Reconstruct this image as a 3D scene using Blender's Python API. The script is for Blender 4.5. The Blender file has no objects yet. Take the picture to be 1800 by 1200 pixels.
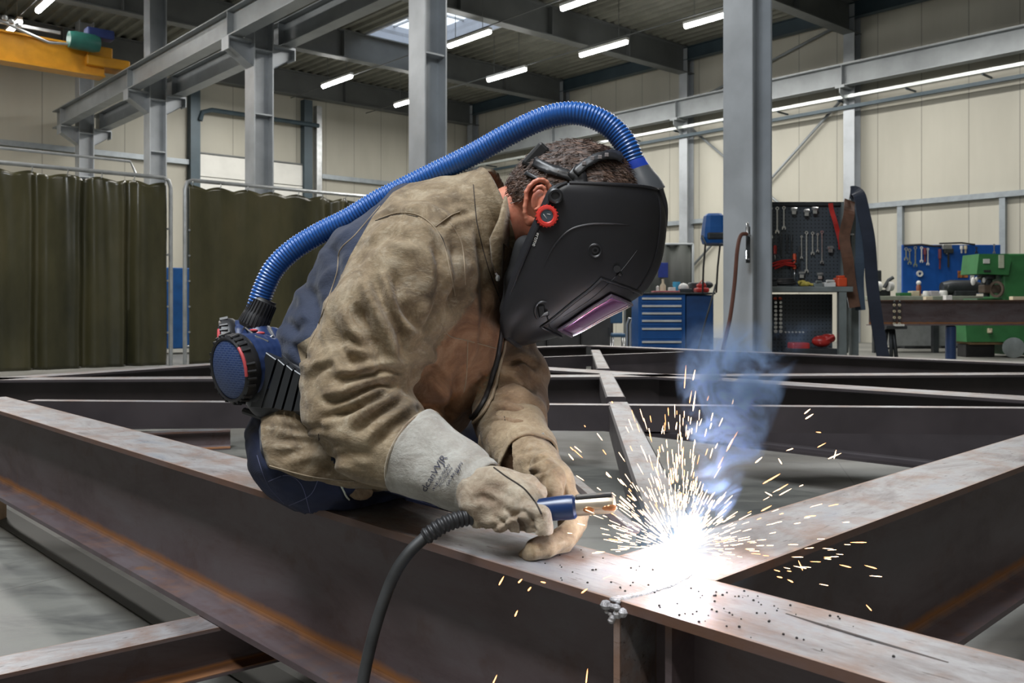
import bpy, bmesh, math, random
import numpy as np
from mathutils import Vector, Matrix, noise
from mathutils.bvhtree import BVHTree
random.seed(7); np.random.seed(7)
C = bpy.context.collection
HC = 0.84          # camera height above the floor
F = 1600.0         # focal length in pixels of the 1800 x 1200 frame
HZ = 540.0         # row of the horizon
PI = math.pi

def W(x, y, D):
    """pixel and distance -> point in the place"""
    return Vector(((x-900)*D/F, D, HC-(y-HZ)*D/F))

def ground(x, y, z):
    """pixel -> point on the level plane at height z"""
    D = F*(HC-z)/(y-HZ)
    return Vector(((x-900)*D/F, D, z))

# ------------------------------------------------------------------ materials
def newmat(name):
    m = bpy.data.materials.new(name); m.use_nodes = True
    nt = m.node_tree; b = nt.nodes['Principled BSDF']
    return m, nt, b
def N(nt, t, **k):
    n = nt.nodes.new(t)
    for a, v in k.items(): setattr(n, a, v)
    return n
def ramp(nt, fac, stops, interp='LINEAR'):
    r = N(nt, 'ShaderNodeValToRGB'); r.color_ramp.interpolation = interp
    e = r.color_ramp.elements
    while len(e) < len(stops): e.new(0.5)
    for i, (p, c) in enumerate(stops):
        e[i].position = p; e[i].color = (*c, 1) if len(c) == 3 else c
    nt.links.new(fac, r.inputs[0]); return r.outputs[0]
def coord(nt, kind='Object', scale=(1, 1, 1)):
    tc = N(nt, 'ShaderNodeTexCoord'); mp = N(nt, 'ShaderNodeMapping')
    mp.inputs['Scale'].default_value = scale
    nt.links.new(tc.outputs[kind], mp.inputs[0]); return mp.outputs[0]
def noise_tex(nt, vec, scale, detail=4, rough=0.55, dist=0.0):
    n = N(nt, 'ShaderNodeTexNoise'); n.inputs['Scale'].default_value = scale
    n.inputs['Detail'].default_value = detail; n.inputs['Roughness'].default_value = rough
    n.inputs['Distortion'].default_value = dist
    nt.links.new(vec, n.inputs['Vector']); return n.outputs['Fac']
def mix(nt, fac, a, b, blend='MIX'):
    m = N(nt, 'ShaderNodeMix', data_type='RGBA', blend_type=blend)
    for s, v in ((m.inputs[0], fac), (m.inputs[6], a), (m.inputs[7], b)):
        if isinstance(v, (int, float)): s.default_value = v
        elif isinstance(v, tuple): s.default_value = (*v, 1)
        else: nt.links.new(v, s)
    return m.outputs[2]
def math_n(nt, op, a, b=0.0, c=None, clamp=False):
    m = N(nt, 'ShaderNodeMath', operation=op, use_clamp=clamp)
    for i, v in enumerate((a, b, c)):
        if v is None: continue
        if isinstance(v, (int, float)): m.inputs[i].default_value = v
        else: nt.links.new(v, m.inputs[i])
    return m.outputs[0]
def sep(nt, vec):
    s = N(nt, 'ShaderNodeSeparateXYZ'); nt.links.new(vec, s.inputs[0]); return s.outputs
def bump(nt, b, h, strength=0.3, dist=0.01, prev=None):
    n = N(nt, 'ShaderNodeBump'); n.inputs['Strength'].default_value = strength
    n.inputs['Distance'].default_value = dist
    nt.links.new(h, n.inputs['Height'])
    if prev is not None: nt.links.new(prev, n.inputs['Normal'])
    nt.links.new(n.outputs[0], b.inputs['Normal']); return n.outputs[0]
_plain = {}
def plain(name, col, rough=0.5, metal=0.0, var=0.12, scale=6.0, bmp=0.0, bscale=60, **kw):
    if name in _plain: return _plain[name]
    m, nt, b = newmat(name)
    v = coord(nt)
    n = noise_tex(nt, v, scale, 5)
    c2 = tuple(max(0, c*(1-2.2*var)) for c in col)
    nt.links.new(ramp(nt, n, [(0.3, c2), (0.62, col)]), b.inputs['Base Color'])
    b.inputs['Roughness'].default_value = rough; b.inputs['Metallic'].default_value = metal
    if bmp: bump(nt, b, noise_tex(nt, v, bscale, 3), bmp, 0.004)
    for k, x in kw.items(): b.inputs[k.replace('_', ' ')].default_value = x
    _plain[name] = m; return m
def emit(name, col, st):
    m, nt, b = newmat(name); nt.nodes.remove(b)
    e = N(nt, 'ShaderNodeEmission'); e.inputs[0].default_value = (*col, 1); e.inputs[1].default_value = st
    nt.links.new(e.outputs[0], nt.nodes['Material Output'].inputs[0]); return m

# ------------------------------------------------------------------ mesh building
class MB:
    def __init__(s): s.v = []; s.f = []; s.sm = []
    def add(s, vs, fs, M=None, smooth=False):
        o = len(s.v)
        for p in vs:
            p = Vector(p); s.v.append(M @ p if M is not None else p)
        for f in fs: s.f.append([i+o for i in f]); s.sm.append(smooth)
        return s
    def box(s, x0, x1, y0, y1, z0, z1, M=None):
        vs = [(x, y, z) for x in (x0, x1) for y in (y0, y1) for z in (z0, z1)]
        return s.add(vs, [(0,1,3,2), (4,6,7,5), (0,4,5,1), (2,3,7,6), (0,2,6,4), (1,5,7,3)], M)
    def bbox(s, x0, x1, y0, y1, z0, z1, r=0.01, M=None, seg=2):
        bm = bmesh.new(); bmesh.ops.create_cube(bm, size=1)
        for v in bm.verts: v.co = Vector(((x0+x1)/2+v.co.x*(x1-x0), (y0+y1)/2+v.co.y*(y1-y0), (z0+z1)/2+v.co.z*(z1-z0)))
        bmesh.ops.bevel(bm, geom=bm.edges[:], offset=r, segments=seg, affect='EDGES', profile=0.5)
        bm.verts.index_update()
        s.add([v.co.copy() for v in bm.verts], [[v.index for v in f.verts] for f in bm.faces], M); bm.free(); return s
    def prism(s, poly, y0, y1, M=None, smooth=False):
        """poly in XZ, extruded along Y"""
        n = len(poly)
        vs = [(x, y0, z) for x, z in poly]+[(x, y1, z) for x, z in poly]
        fs = [list(range(n))[::-1], list(range(n, 2*n))]+[(i, (i+1) % n, (i+1) % n+n, i+n) for i in range(n)]
        return s.add(vs, fs, M, smooth)
    def tube(s, pts, r, n=10, cap=True, M=None, rib=None, flat=1.0, smooth=True):
        pts = [Vector(p) for p in pts]; rr = r if isinstance(r, (list, tuple)) else [r]*len(pts)
        vs = []; fs = []; up = None
        for i, p in enumerate(pts):
            t = (pts[min(i+1, len(pts)-1)]-pts[max(i-1, 0)])
            if t.length < 1e-9: t = Vector((0, 0, 1))
            t.normalize()
            if up is None:
                up = Vector((0, 0, 1)) if abs(t.z) < 0.9 else Vector((1, 0, 0))
            a = t.cross(up)
            if a.length < 1e-6: a = t.orthogonal()
            a.normalize(); b = a.cross(t).normalized(); up = b
            for k in range(n):
                w = 2*PI*k/n
                vs.append(p+a*(math.cos(w)*rr[i])+b*(math.sin(w)*rr[i]*flat))
        for i in range(len(pts)-1):
            for k in range(n):
                fs.append((i*n+k, i*n+(k+1) % n, (i+1)*n+(k+1) % n, (i+1)*n+k))
        s.add(vs, fs, M, smooth)
        if cap:
            s.add(vs[:n], [list(range(n))[::-1]], M); s.add(vs[-n:], [list(range(n))], M)
        return s
    def ball(s, c, r, sc=(1, 1, 1), n=16, M=None, R=None):
        vs = []; fs = []
        for i in range(n//2+1):
            th = PI*i/(n//2)
            for k in range(n):
                ph = 2*PI*k/n
                p = Vector((math.sin(th)*math.cos(ph)*sc[0]*r, math.sin(th)*math.sin(ph)*sc[1]*r, math.cos(th)*sc[2]*r))
                if R is not None: p = R @ p
                vs.append(p+Vector(c))
        for i in range(n//2):
            for k in range(n): fs.append((i*n+k, (i+1)*n+k, (i+1)*n+(k+1) % n, i*n+(k+1) % n))
        return s.add(vs, fs, M, True)
    def lathe(s, prof, c, axis, n=28, M=None, smooth=True, ref=None):
        """prof [(radius, along)] about axis through c"""
        ax = Vector(axis).normalized(); a = ax.orthogonal().normalized() if ref is None else (Vector(ref)-ax*Vector(ref).dot(ax)).normalized(); b = ax.cross(a)
        vs = []; fs = []
        for r, h in prof:
            for k in range(n):
                w = 2*PI*k/n; vs.append(Vector(c)+ax*h+a*(math.cos(w)*r)+b*(math.sin(w)*r))
        for i in range(len(prof)-1):
            for k in range(n): fs.append((i*n+k, i*n+(k+1) % n, (i+1)*n+(k+1) % n, (i+1)*n+k))
        return s.add(vs, fs, M, smooth)
    def build(s, name, mat, parent=None, label=None, M=None, sharp=35):
        me = bpy.data.meshes.new(name)
        me.from_pydata([tuple(v) for v in s.v], [], s.f)
        me.polygons.foreach_set('use_smooth', s.sm)
        bm = bmesh.new(); bm.from_mesh(me); bmesh.ops.remove_doubles(bm, verts=bm.verts, dist=1e-6)
        bmesh.ops.recalc_face_normals(bm, faces=bm.faces)
        for e in bm.edges:
            if len(e.link_faces) == 2 and e.calc_face_angle(0) > math.radians(sharp): e.smooth = False
        bm.to_mesh(me); bm.free()
        me.materials.append(mat)
        o = bpy.data.objects.new(name, me); C.objects.link(o)
        if M is not None: o.matrix_world = M
        if parent is not None: attach(o, parent)
        if label: o['label'] = label
        return o
def attach(o, parent):
    o.parent = parent
    o.matrix_parent_inverse = (parent.matrix_parent_inverse if False else world_of(parent)).inverted()
def world_of(o):
    m = o.matrix_basis.copy()
    if o.parent is not None: m = world_of(o.parent) @ o.matrix_parent_inverse @ m
    return m
def tag(o, label=None, cat=None, group=None, kind=None):
    if label: o['label'] = label
    if cat: o['category'] = cat
    if group: o['group'] = group
    if kind: o['kind'] = kind
    return o
def thing(name, label, cat, loc=(0, 0, 0), group=None, M=None):
    o = bpy.data.objects.new(name, None); C.objects.link(o)
    o.empty_display_size = 0.05
    if M is not None: o.matrix_basis = M
    else: o.location = loc
    return tag(o, label, cat, group)
def struct(name, mb, mat, M=None):
    return tag(mb.build(name, mat, M=M), kind='structure')
def kids(o): return [c for c in bpy.data.objects if c.parent == o]
def copy_tree(o, M, label=None, group=None):
    """copy a thing with its parts and sub-parts; M is the new matrix of the thing"""
    def rec(a, par):
        c = a.copy(); C.objects.link(c); c.parent = par
        for k in kids_map.get(a.name, ()): rec(k, c)
        return c
    kids_map = {}
    for x in bpy.data.objects:
        if x.parent is not None: kids_map.setdefault(x.parent.name, []).append(x)
    r = rec(o, None); r.matrix_basis = M
    if label: r['label'] = label
    if group: r['group'] = group
    return r
def catmull(pts, n=8, closed=False):
    """smooth curve through points given as tuples of any dimension"""
    P = [np.array(p, float) for p in pts]; out = []
    m = len(P); segs = m if closed else m-1
    for i in range(segs):
        if closed: p0, p1, p2, p3 = P[i-1], P[i], P[(i+1) % m], P[(i+2) % m]
        else: p0, p1, p2, p3 = P[max(i-1, 0)], P[i], P[i+1], P[min(i+2, m-1)]
        for k in range(n):
            t = k/n
            out.append(0.5*((2*p1)+(-p0+p2)*t+(2*p0-5*p1+4*p2-p3)*t*t+(-p0+3*p1-3*p2+p3)*t**3))
    if not closed: out.append(P[-1])
    return out
def resample(P, step):
    P = [np.array(p, float) for p in P]; out = [P[0]]; acc = 0
    for a, b in zip(P, P[1:]):
        L = np.linalg.norm((b-a)[:3]);
        if L < 1e-12: continue
        while acc+L >= step:
            t = (step-acc)/L; a = a+(b-a)*t; out.append(a); L = np.linalg.norm((b-a)[:3]); acc = 0
            if L < 1e-12: break
        acc += L
    return out
# ================================================================== the hall
TH = math.atan2(1400, 1600)
HM = Matrix.Rotation(TH, 4, 'Z')       # hall x: away to the right, hall y: away to the left
HI = HM.inverted()
PW, QW, ZR = 20.7, 25.86, 8.12          # right wall, back wall, roof
def hall(p, q, z): return HM @ Vector((p, q, z))
def pixq(x, p):
    """hall y of the point in pixel column x on the plane hall x = p"""
    k = (x-900)/F; c, s = math.cos(TH), math.sin(TH)
    return p*(-s*k+c)/(c*k+s)
def pixp(x, q):
    k = (x-900)/F; c, s = math.cos(TH), math.sin(TH)
    return q*(c*k+s)/(-s*k+c)
def zat(y, p, q):
    return HC-(y-HZ)*hall(p, q, 0).y/F

# --- materials of the shell
def wall_mat():
    m, nt, b = newmat('cream_wall_panel')
    v = coord(nt); o = sep(nt, v)
    s = math_n(nt, 'ADD', o[0], o[1])
    fr = math_n(nt, 'FRACT', math_n(nt, 'DIVIDE', s, 1.04))
    seam = math_n(nt, 'LESS_THAN', fr, 0.022)
    fine = math_n(nt, 'LESS_THAN', math_n(nt, 'FRACT', math_n(nt, 'DIVIDE', s, 0.26)), 0.05)
    n = noise_tex(nt, coord(nt, scale=(1, 1, 0.25)), 0.9, 5)
    base = ramp(nt, n, [(0.3, (0.40, 0.385, 0.325)), (0.7, (0.49, 0.475, 0.405))])
    c = mix(nt, math_n(nt, 'MULTIPLY', fine, 0.10), base, (0.40, 0.38, 0.32))
    c = mix(nt, math_n(nt, 'MULTIPLY', seam, 0.75), c, (0.22, 0.21, 0.18))
    nt.links.new(c, b.inputs['Base Color']); b.inputs['Roughness'].default_value = 0.55
    bump(nt, b, seam, 0.4, -0.01)
    return m
def floor_mat():
    m, nt, b = newmat('worn_concrete')
    v = coord(nt)
    n1 = noise_tex(nt, v, 0.7, 8, 0.6); n2 = noise_tex(nt, coord(nt, scale=(1, 2.5, 1)), 3.5, 8, 0.65, 0.6)
    n3 = noise_tex(nt, v, 38, 3)
    c = ramp(nt, n1, [(0.30, (0.075, 0.08, 0.07)), (0.5, (0.15, 0.15, 0.135)), (0.68, (0.25, 0.25, 0.225))])
    c = mix(nt, 0.5, c, ramp(nt, n2, [(0.35, (0.07, 0.07, 0.075)), (0.6, (0.22, 0.22, 0.20))]))
    c = mix(nt, math_n(nt, 'MULTIPLY', n3, 0.25), c, (0.12, 0.12, 0.11))
    vo = N(nt, 'ShaderNodeTexVoronoi', feature='DISTANCE_TO_EDGE'); vo.inputs['Scale'].default_value = 0.55
    dv = mix(nt, 0.12, v, N(nt, 'ShaderNodeTexNoise').outputs['Color'])
    nt.links.new(dv, vo.inputs['Vector'])
    cr = math_n(nt, 'LESS_THAN', vo.outputs['Distance'], 0.0015)
    c = mix(nt, math_n(nt, 'MULTIPLY', cr, 0.6), c, (0.07, 0.07, 0.065))
    o = sep(nt, v)
    ln = math_n(nt, 'LESS_THAN', math_n(nt, 'FRACT', math_n(nt, 'DIVIDE', o[1], 3.3)), 0.01)
    c = mix(nt, math_n(nt, 'MULTIPLY', ln, 0.6), c, (0.06, 0.06, 0.055))
    nt.links.new(c, b.inputs['Base Color'])
    nt.links.new(ramp(nt, n2, [(0.3, (0.34,)*3), (0.7, (0.62,)*3)]), b.inputs['Roughness'])
    bump(nt, b, n2, 0.15, 0.01)
    return m
M_wall = wall_mat(); M_floor = floor_mat()
M_roof = plain('dark_roof_deck', (0.20, 0.20, 0.165), 0.5, 0.1, 0.15, 1.5)
M_steel = plain('grey_painted_steel', (0.31, 0.335, 0.35), 0.42, 0.2, 0.10, 2.2, 0.05, 40)
M_steel2 = plain('dark_roof_steel', (0.15, 0.16, 0.16), 0.5, 0.2, 0.10, 1.5)
M_navyst = plain('dark_blue_grey_steel', (0.055, 0.085, 0.105), 0.45, 0.2, 0.12, 2)
M_galv = plain('galvanised_steel', (0.50, 0.52, 0.53), 0.35, 0.7, 0.12, 8)
M_white = plain('white_door_panel', (0.74, 0.74, 0.70), 0.45, 0, 0.05, 2)
M_black = plain('black_rubber', (0.018, 0.018, 0.02), 0.5, 0, 0.1, 9)

b = MB().box(-9, PW+.3, -9, QW+.3, -0.2, 0.0, HM); struct('floor', b, M_floor)
b = MB().box(-9, PW+.2, QW, QW+.2, 0, ZR+.9); struct('wall_back', b, M_wall, HM)
b = MB().box(PW, PW+.2, -9, QW, 0, ZR+.9); struct('wall_right', b, M_wall, HM)
b = MB().box(-9.2, -9, -9, QW, 0, ZR+.9); struct('wall_left', b, M_wall, HM)
b = MB().box(-9, PW, -9.2, -9, 0, ZR+.9); struct('wall_front', b, M_wall, HM)

def ibeam_prof(h, w, tf, tw):
    a, c = w/2, tw/2
    return [(-a, 0), (a, 0), (a, -tf), (c, -tf), (c, -h+tf), (a, -h+tf), (a, -h), (-a, -h), (-a, -h+tf), (-c, -h+tf), (-c, -tf), (-a, -tf)]
def extr(mb, prof, a, b, roll=0.0, M=None):
    """profile (side, up) swept from a to b"""
    a = Vector(a); b = Vector(b); t = (b-a).normalized()
    up = Vector((0, 0, 1)) if abs(t.z) < 0.99 else Vector((0, 1, 0))
    sd = t.cross(up).normalized(); up = sd.cross(t).normalized()
    if roll:
        R = Matrix.Rotation(roll, 3, t); sd = R @ sd; up = R @ up
    n = len(prof)
    vs = [a+sd*x+up*y for x, y in prof]+[b+sd*x+up*y for x, y in prof]
    mb.add(vs, [list(range(n))[::-1], list(range(n, 2*n))]+[(i, (i+1) % n, (i+1) % n+n, i+n) for i in range(n)], M)
    return mb
def ibeam(mb, a, b, h, w, tf=0.012, tw=0.009, M=None): return extr(mb, ibeam_prof(h, w, tf, tw), a, b, M=M)

# --- roof deck: trapezoid ribs running away to the left, a skylight opening in it
SK = (13.1, 15.3, 17.8, 21.2)
def deck(mb, p0, p1, q0, q1):
    P = []; x = p0; per = 0.30
    while x < p1-1e-6:
        for dx, z in ((0, 0), (.09, 0), (.13, .07), (.26, .07)):
            if x+dx < p1: P.append((x+dx, z))
        x += per
    P.append((p1, 0)); n = len(P)
    vs = [(x, q0, ZR+z) for x, z in P]+[(x, q1, ZR+z) for x, z in P]
    mb.add(vs, [(i, i+1, i+1+n, i+n) for i in range(n-1)])
b = MB()
deck(b, -9, SK[0], -9, QW); deck(b, SK[1], PW, -9, QW); deck(b, SK[0], SK[1], -9, SK[2]); deck(b, SK[0], SK[1], SK[3], QW)
b.box(-9, SK[0], -9, QW, ZR+.3, ZR+.4); b.box(SK[1], PW+.2, -9, QW, ZR+.3, ZR+.4); b.box(SK[0], SK[1], -9, SK[2], ZR+.3, ZR+.4); b.box(SK[0], SK[1], SK[3], QW+.2, ZR+.3, ZR+.4)
struct('ceiling', b, M_roof, HM)
# skylight
sk = thing('skylight', 'bright rooflight opening between the dark roof beams behind the second steel column', 'skylight', M=HM @ Matrix.Translation((SK[0], SK[2], ZR)))
b = MB(); w = .06
b.box(SK[0]-w, SK[0], SK[2]-w, SK[3]+w, ZR-.02, ZR+.55, HM); b.box(SK[1], SK[1]+w, SK[2]-w, SK[3]+w, ZR-.02, ZR+.55, HM)
b.box(SK[0]-w, SK[1]+w, SK[2]-w, SK[2], ZR-.02, ZR+.55, HM); b.box(SK[0]-w, SK[1]+w, SK[3], SK[3]+w, ZR-.02, ZR+.55, HM)
b.build('curb', plain('pale_curb', (0.62, 0.66, 0.74), 0.5, 0, .04), sk)
b = MB()
for i in range(1, 4):
    y = SK[2]+(SK[3]-SK[2])*i/4; b.box(SK[0], SK[1], y-.025, y+.025, ZR+.5, ZR+.55, HM)
b.box((SK[0]+SK[1])/2-.025, (SK[0]+SK[1])/2+.025, SK[2], SK[3], ZR+.5, ZR+.55, HM)
b.build('glazing_bars', M_galv, sk)
mg, nt, bs = newmat('opal_glazing'); bs.inputs['Base Color'].default_value = (.95, .97, 1, 1); bs.inputs['Roughness'].default_value = .15
bs.inputs['Transmission Weight'].default_value = 1.0; bs.inputs['IOR'].default_value = 1.02
b = MB().box(SK[0], SK[1], SK[2], SK[3], ZR+.555, ZR+.565, HM); b.build('glazing', mg, sk)

# --- main roof beams (spanning away to the right)
beamq = [1.17, 6.12, 11.07, 16.02, 20.97, 25.6]
names = ['near the camera', 'above the nearest column', 'next behind the camera bay', 'passing in front of the rooflight', 'just behind the rooflight', 'along the back wall']
for i, q in enumerate(beamq):
    mb = MB(); ibeam(mb, (-9, q, ZR), (PW, q, ZR), 0.74, 0.30, 0.03, 0.02)
    for k in range(6):
        x = 4+k*2.8; mb.box(x-.01, x+.01, q-.145, q+.145, ZR-.71, ZR-.03)
    o = mb.build('roof_beam', M_steel2, M=HM)
    tag(o, ['dark roof girder overhead, nearest of the row', 'dark roof girder at the very top, over the nearest column', 'dark roof girder crossing above the hose, second in view',
            'deep dark roof girder running in front of the rooflight', 'dark roof girder touching the far edge of the rooflight', 'dark roof girder along the top of the far wall'][i], 'beam', 'roof girders')
mb = MB(); ibeam(mb, (PW-.25, -9, ZR-.02), (PW-.25, QW, ZR-.02), 0.36, 0.2, .015, .01)
tag(mb.build('eaves_beam', M_navyst, M=HM), 'dark blue-grey edge beam where roof and side wall meet', 'beam')

# --- the row of steel columns in the middle of the hall
CP = 7.08; CQ = [4.83, 9.78, 14.73, 19.68, 24.63]
def hcol(mb, p, q, z0, z1, h, w, tf, tw):
    """H section, flanges facing +-hall x"""
    mb.box(p-h/2, p-h/2+tf, q-w/2, q+w/2, z0, z1); mb.box(p+h/2-tf, p+h/2, q-w/2, q+w/2, z0, z1)
    mb.box(p-h/2+tf, p+h/2-tf, q-tw/2, q+tw/2, z0, z1)
M_col = plain('light_grey_column_paint', (0.43, 0.46, 0.49), 0.4, 0.2, 0.13, 1.6, 0.06, 30)
lab = ['thick grey steel column beside the tool rack, nearest of the row', 'grey steel column rising behind the blue hose',
       'grey steel column behind the right-hand green curtain', 'grey steel column above the left-hand green curtain, beside the crane end', 'furthest grey steel column, by the far wall under the crane rail']
for i, q in enumerate(CQ):
    t = thing('steel_column', lab[i], 'column', group='central columns', M=HM @ Matrix.Translation((CP, q, 0)))
    mb = MB(); cs_ = .36 if i else .31; hcol(mb, CP, q, 0.02, ZR-.03, cs_, cs_, .022, .014); mb.build('shaft', M_col, t, M=HM)
    mb = MB(); mb.box(CP-.28, CP+.28, q-.28, q+.28, 0.002, .025)
    for a in (-.22, .22):
        for c in (-.22, .22): mb.lathe([(0, .06), (.02, .06), (.02, .02)], (CP+a, q+c, 0), (0, 0, 1), 6)
    mb.build('base_plate', M_col, t, M=HM)
    for z in (4.15, 5.25): MB().box(CP-cs_/2+.02, CP+cs_/2-.02, q-cs_/2+.01, q+cs_/2-.01, z-.012, z+.012).build('stiffener_plate', M_col, t, M=HM)
    if i:
        for s in (-1, 1):
            mb = MB(); x0 = CP+s*.18; x1 = CP+s*.62
            mb.box(min(x0, x1), max(x0, x1), q-.14, q+.14, 5.36, 5.40)
            mb.prism([(x0, 5.36), (x1, 5.36), (x1, 5.24), (x0, 4.95)], q-.01, q+.01)
            mb.box(min(x1, x1-s*.02), max(x1, x1-s*.02), q-.14, q+.14, 5.18, 5.36)
            mb.add([(x0, q-.14, 4.95), (x0, q+.14, 4.95), (x1, q+.14, 5.24), (x1, q-.14, 5.24)], [(0, 1, 2, 3)])
            mb.build('crane_bracket', M_col, t, M=HM)
# column marks: a bracket and handle on the nearest one are built with the tools
# --- crane runway beams each side of the column row
for s, lb in ((-1, 'long grey crane runway beam carried on the near side of the column row'), (1, 'grey crane runway beam on the far side of the column row')):
    p = CP+s*.47
    t = thing('crane_runway', lb, 'beam', M=HM @ Matrix.Translation((p, 4.8, 5.4)))
    mb = MB(); ibeam(mb, (p, 4.0, 5.86), (p, 25.3, 5.86), .45, .24, .022, .012); 
    for q in CQ: mb.box(p-.115, p+.115, q-.008, q+.008, 5.43, 5.84)
    mb.build('girder', M_steel, t, M=HM)
    mb = MB(); mb.box(p-.03, p+.03, 4.0, 25.3, 5.86, 5.91); mb.build('rail', M_galv, t, M=HM)
# --- side wall columns, runway, conduit, rails
RQ = [1.17, 6.12, 11.07, 16.02, 20.97, 25.6]
rl = ['outside', 'outside', 'grey wall column right of the tool rack on the side wall', 'grey wall column just right of the helmet on the side wall',
      'dark wall column above the hose on the side wall', 'dark corner column where the two walls meet']
for i, q in enumerate(RQ):
    if i < 2: continue
    t = thing('wall_column', rl[i], 'column', group='side wall columns', M=HM @ Matrix.Translation((PW-.2, q, 0)))
    mb = MB(); hcol(mb, PW-.17, q, 0, ZR-.05, .30, .28, .02, .012); mb.build('shaft', M_col, t, M=HM)
    mb = MB(); mb.box(PW-.75, PW-.32, q-.12, q+.12, 6.02, 6.08); mb.prism([(PW-.32, 6.02), (PW-.75, 6.02), (PW-.75, 5.9), (PW-.32, 5.6)], q-.01, q+.01); mb.build('crane_bracket', M_steel, t, M=HM)
t = thing('wall_crane_runway', 'long grey crane runway beam along the side wall', 'beam', M=HM @ Matrix.Translation((PW-.55, 5, 6.1)))
mb = MB(); ibeam(mb, (PW-.55, 2, 6.58), (PW-.55, 25.3, 6.58), .5, .26, .022, .012)
for q in RQ[2:]: mb.box(PW-.67, PW-.43, q-.008, q+.008, 6.1, 6.56)
mb.build('girder', M_steel, t, M=HM)
mb = MB(); mb.box(PW-.58, PW-.52, 2, 25.3, 6.58, 6.63); mb.build('rail', M_galv, t, M=HM)
t = thing('conductor_rail', 'pale conductor rail and dark cable tray along the side wall below the runway', 'rail', M=HM @ Matrix.Translation((PW-.5, 5, 5.8)))
mb = MB(); mb.box(PW-.55, PW-.48, 2, 25.4, 5.80, 5.87); mb.build('rail', plain('bright_rail', (.75, .8, .78), .3, .3, .05), t, M=HM)
mb = MB(); mb.box(PW-.40, PW-.30, 2, 25.4, 5.58, 5.66); mb.build('cable_tray', M_navyst, t, M=HM)
for q in np.arange(3, 25, 1.65): MB().box(PW-.5, PW-.02, q-.015, q+.015, 5.76, 5.80).build('support_arm', M_navyst, t, M=HM)
M_rail = plain('grey_wall_rail', (0.33, 0.37, 0.40), .4, .3, .08)
mb = MB(); z = 3.18; mb.box(PW-.14, PW-.005, 2, 10.95, z, z+.12)
for x in (1583, 1763): 
    q = pixq(x, PW-.07); mb.box(PW-.12, PW-.005, q-.06, q+.06, 0, z)
mb.box(PW-.14, PW-.005, 11.2, 15.9, z, z+.12); mb.box(PW-.14, PW-.005, 16.15, 25.4, z, z+.12)
o = mb.build('wall_rail', M_rail, M=HM); tag(o, 'grey horizontal wall rail with uprights on the side wall above the blue pegboard', 'rail')
for (qa, za, qb, zb, lb) in ((11.3, 5.95, 15.85, 2.0, 'thin steel brace slanting down behind the tool rack top'), (15.9, 5.85, 11.3, 2.0, 'thin steel brace crossing behind the nearest column'), (11.3, 7.75, 15.8, 6.6, 'slim upper wall brace under the roof edge')):
    mb = MB(); mb.tube([(PW-.1, qa, za), (PW-.1, qb, zb)], .035, 8); tag(mb.build('wall_brace', M_steel, M=HM), lb, 'brace')

# --- back wall: rail, columns, sectional door
mb = MB(); z0 = 4.93
mb.box(-9, pixp(332, QW)-.05, QW-.16, QW-.005, z0, z0+.14); mb.box(pixp(562, QW), PW-.4, QW-.16, QW-.005, z0, z0+.14)
tag(mb.build('wall_rail', M_rail, M=HM), 'grey horizontal rail along the far wall above the green curtains', 'rail')
for x, lb in ((340, 'dark steel post at the left edge of the white sectional door'), (538, 'dark steel post at the right edge of the white sectional door')):
    p = pixp(x, QW-.1)
    mb = MB(); mb.box(p-.14, p+.14, QW-.26, QW-.005, 0, ZR-.8); tag(mb.build('door_post', M_navyst, M=HM), lb, 'post')
p = pixp(556, QW); mb = MB(); mb.box(p-.09, p+.09, QW-.2, QW-.005, 0, 7.2); tag(mb.build('downpipe', M_galv, M=HM), 'pale grey duct beside the dark post right of the sectional door', 'duct')
pa, pb = pixp(349, QW-.12), pixp(531, QW-.12)
t = thing('door_1', None, None, M=HM @ Matrix.Translation((pa, QW, 0))); t['kind'] = 'structure'
for k in range(8):
    zb = k*.66; mb = MB(); mb.bbox(pa, pb, QW-.16, QW-.08, zb+.01, zb+.65, .012); mb.build('door_section', M_white, t, M=HM)
mb = MB().box(pa-.1, pb+.1, QW-.14, QW-.02, 8*.66+.01, 8*.66+.05); mb.build('door_header', M_steel2, t, M=HM)
mb = MB(); zq = 6.45
mb.tube([(pixp(352, QW-.3), QW-.3, zq-.25), (pixp(356, QW-.3), QW-.3, zq), (pixp(372, QW-.3), QW-.3, zq+.1), (pixp(560, QW-.3), QW-.3, zq+.1)], .07, 8)
tag(mb.build('spring_shaft', M_navyst, M=HM), 'dark spring shaft mounted above the white sectional door', 'door shaft')

# --- strip lights hung under the roof on conduit
M_tube = emit('lamp_glow', (1.0, 0.98, 0.94), 26)
M_lamp = plain('white_lamp_body', (.7, .7, .68), .4)
def lamp(px, py, lb, L=1.55, z=7.02, grp=None):
    D = F*(z-HC)/(HZ-py); w = Vector(((px-900)*D/F, D, z)); h = HI @ w
    t = thing('strip_light', lb, 'light', group='roof strip lights', M=HM @ Matrix.Translation(h))
    mb = MB(); mb.box(h.x-.05, h.x+.05, h.y-L/2, h.y+L/2, z, z+.06); mb.build('housing', M_lamp, t, M=HM)
    mb = MB(); mb.tube([(h.x, h.y-L/2+.03, z-.035), (h.x, h.y+L/2-.03, z-.035)], .055, 10); mb.build('tube', M_tube, t, M=HM)
    for s in (-.5, .5):
        mb = MB(); mb.tube([(h.x, h.y+s, z+.06), (h.x, h.y+s, ZR)], .008, 5); mb.build('hanger', M_steel2, t, M=HM)
    return h
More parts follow.
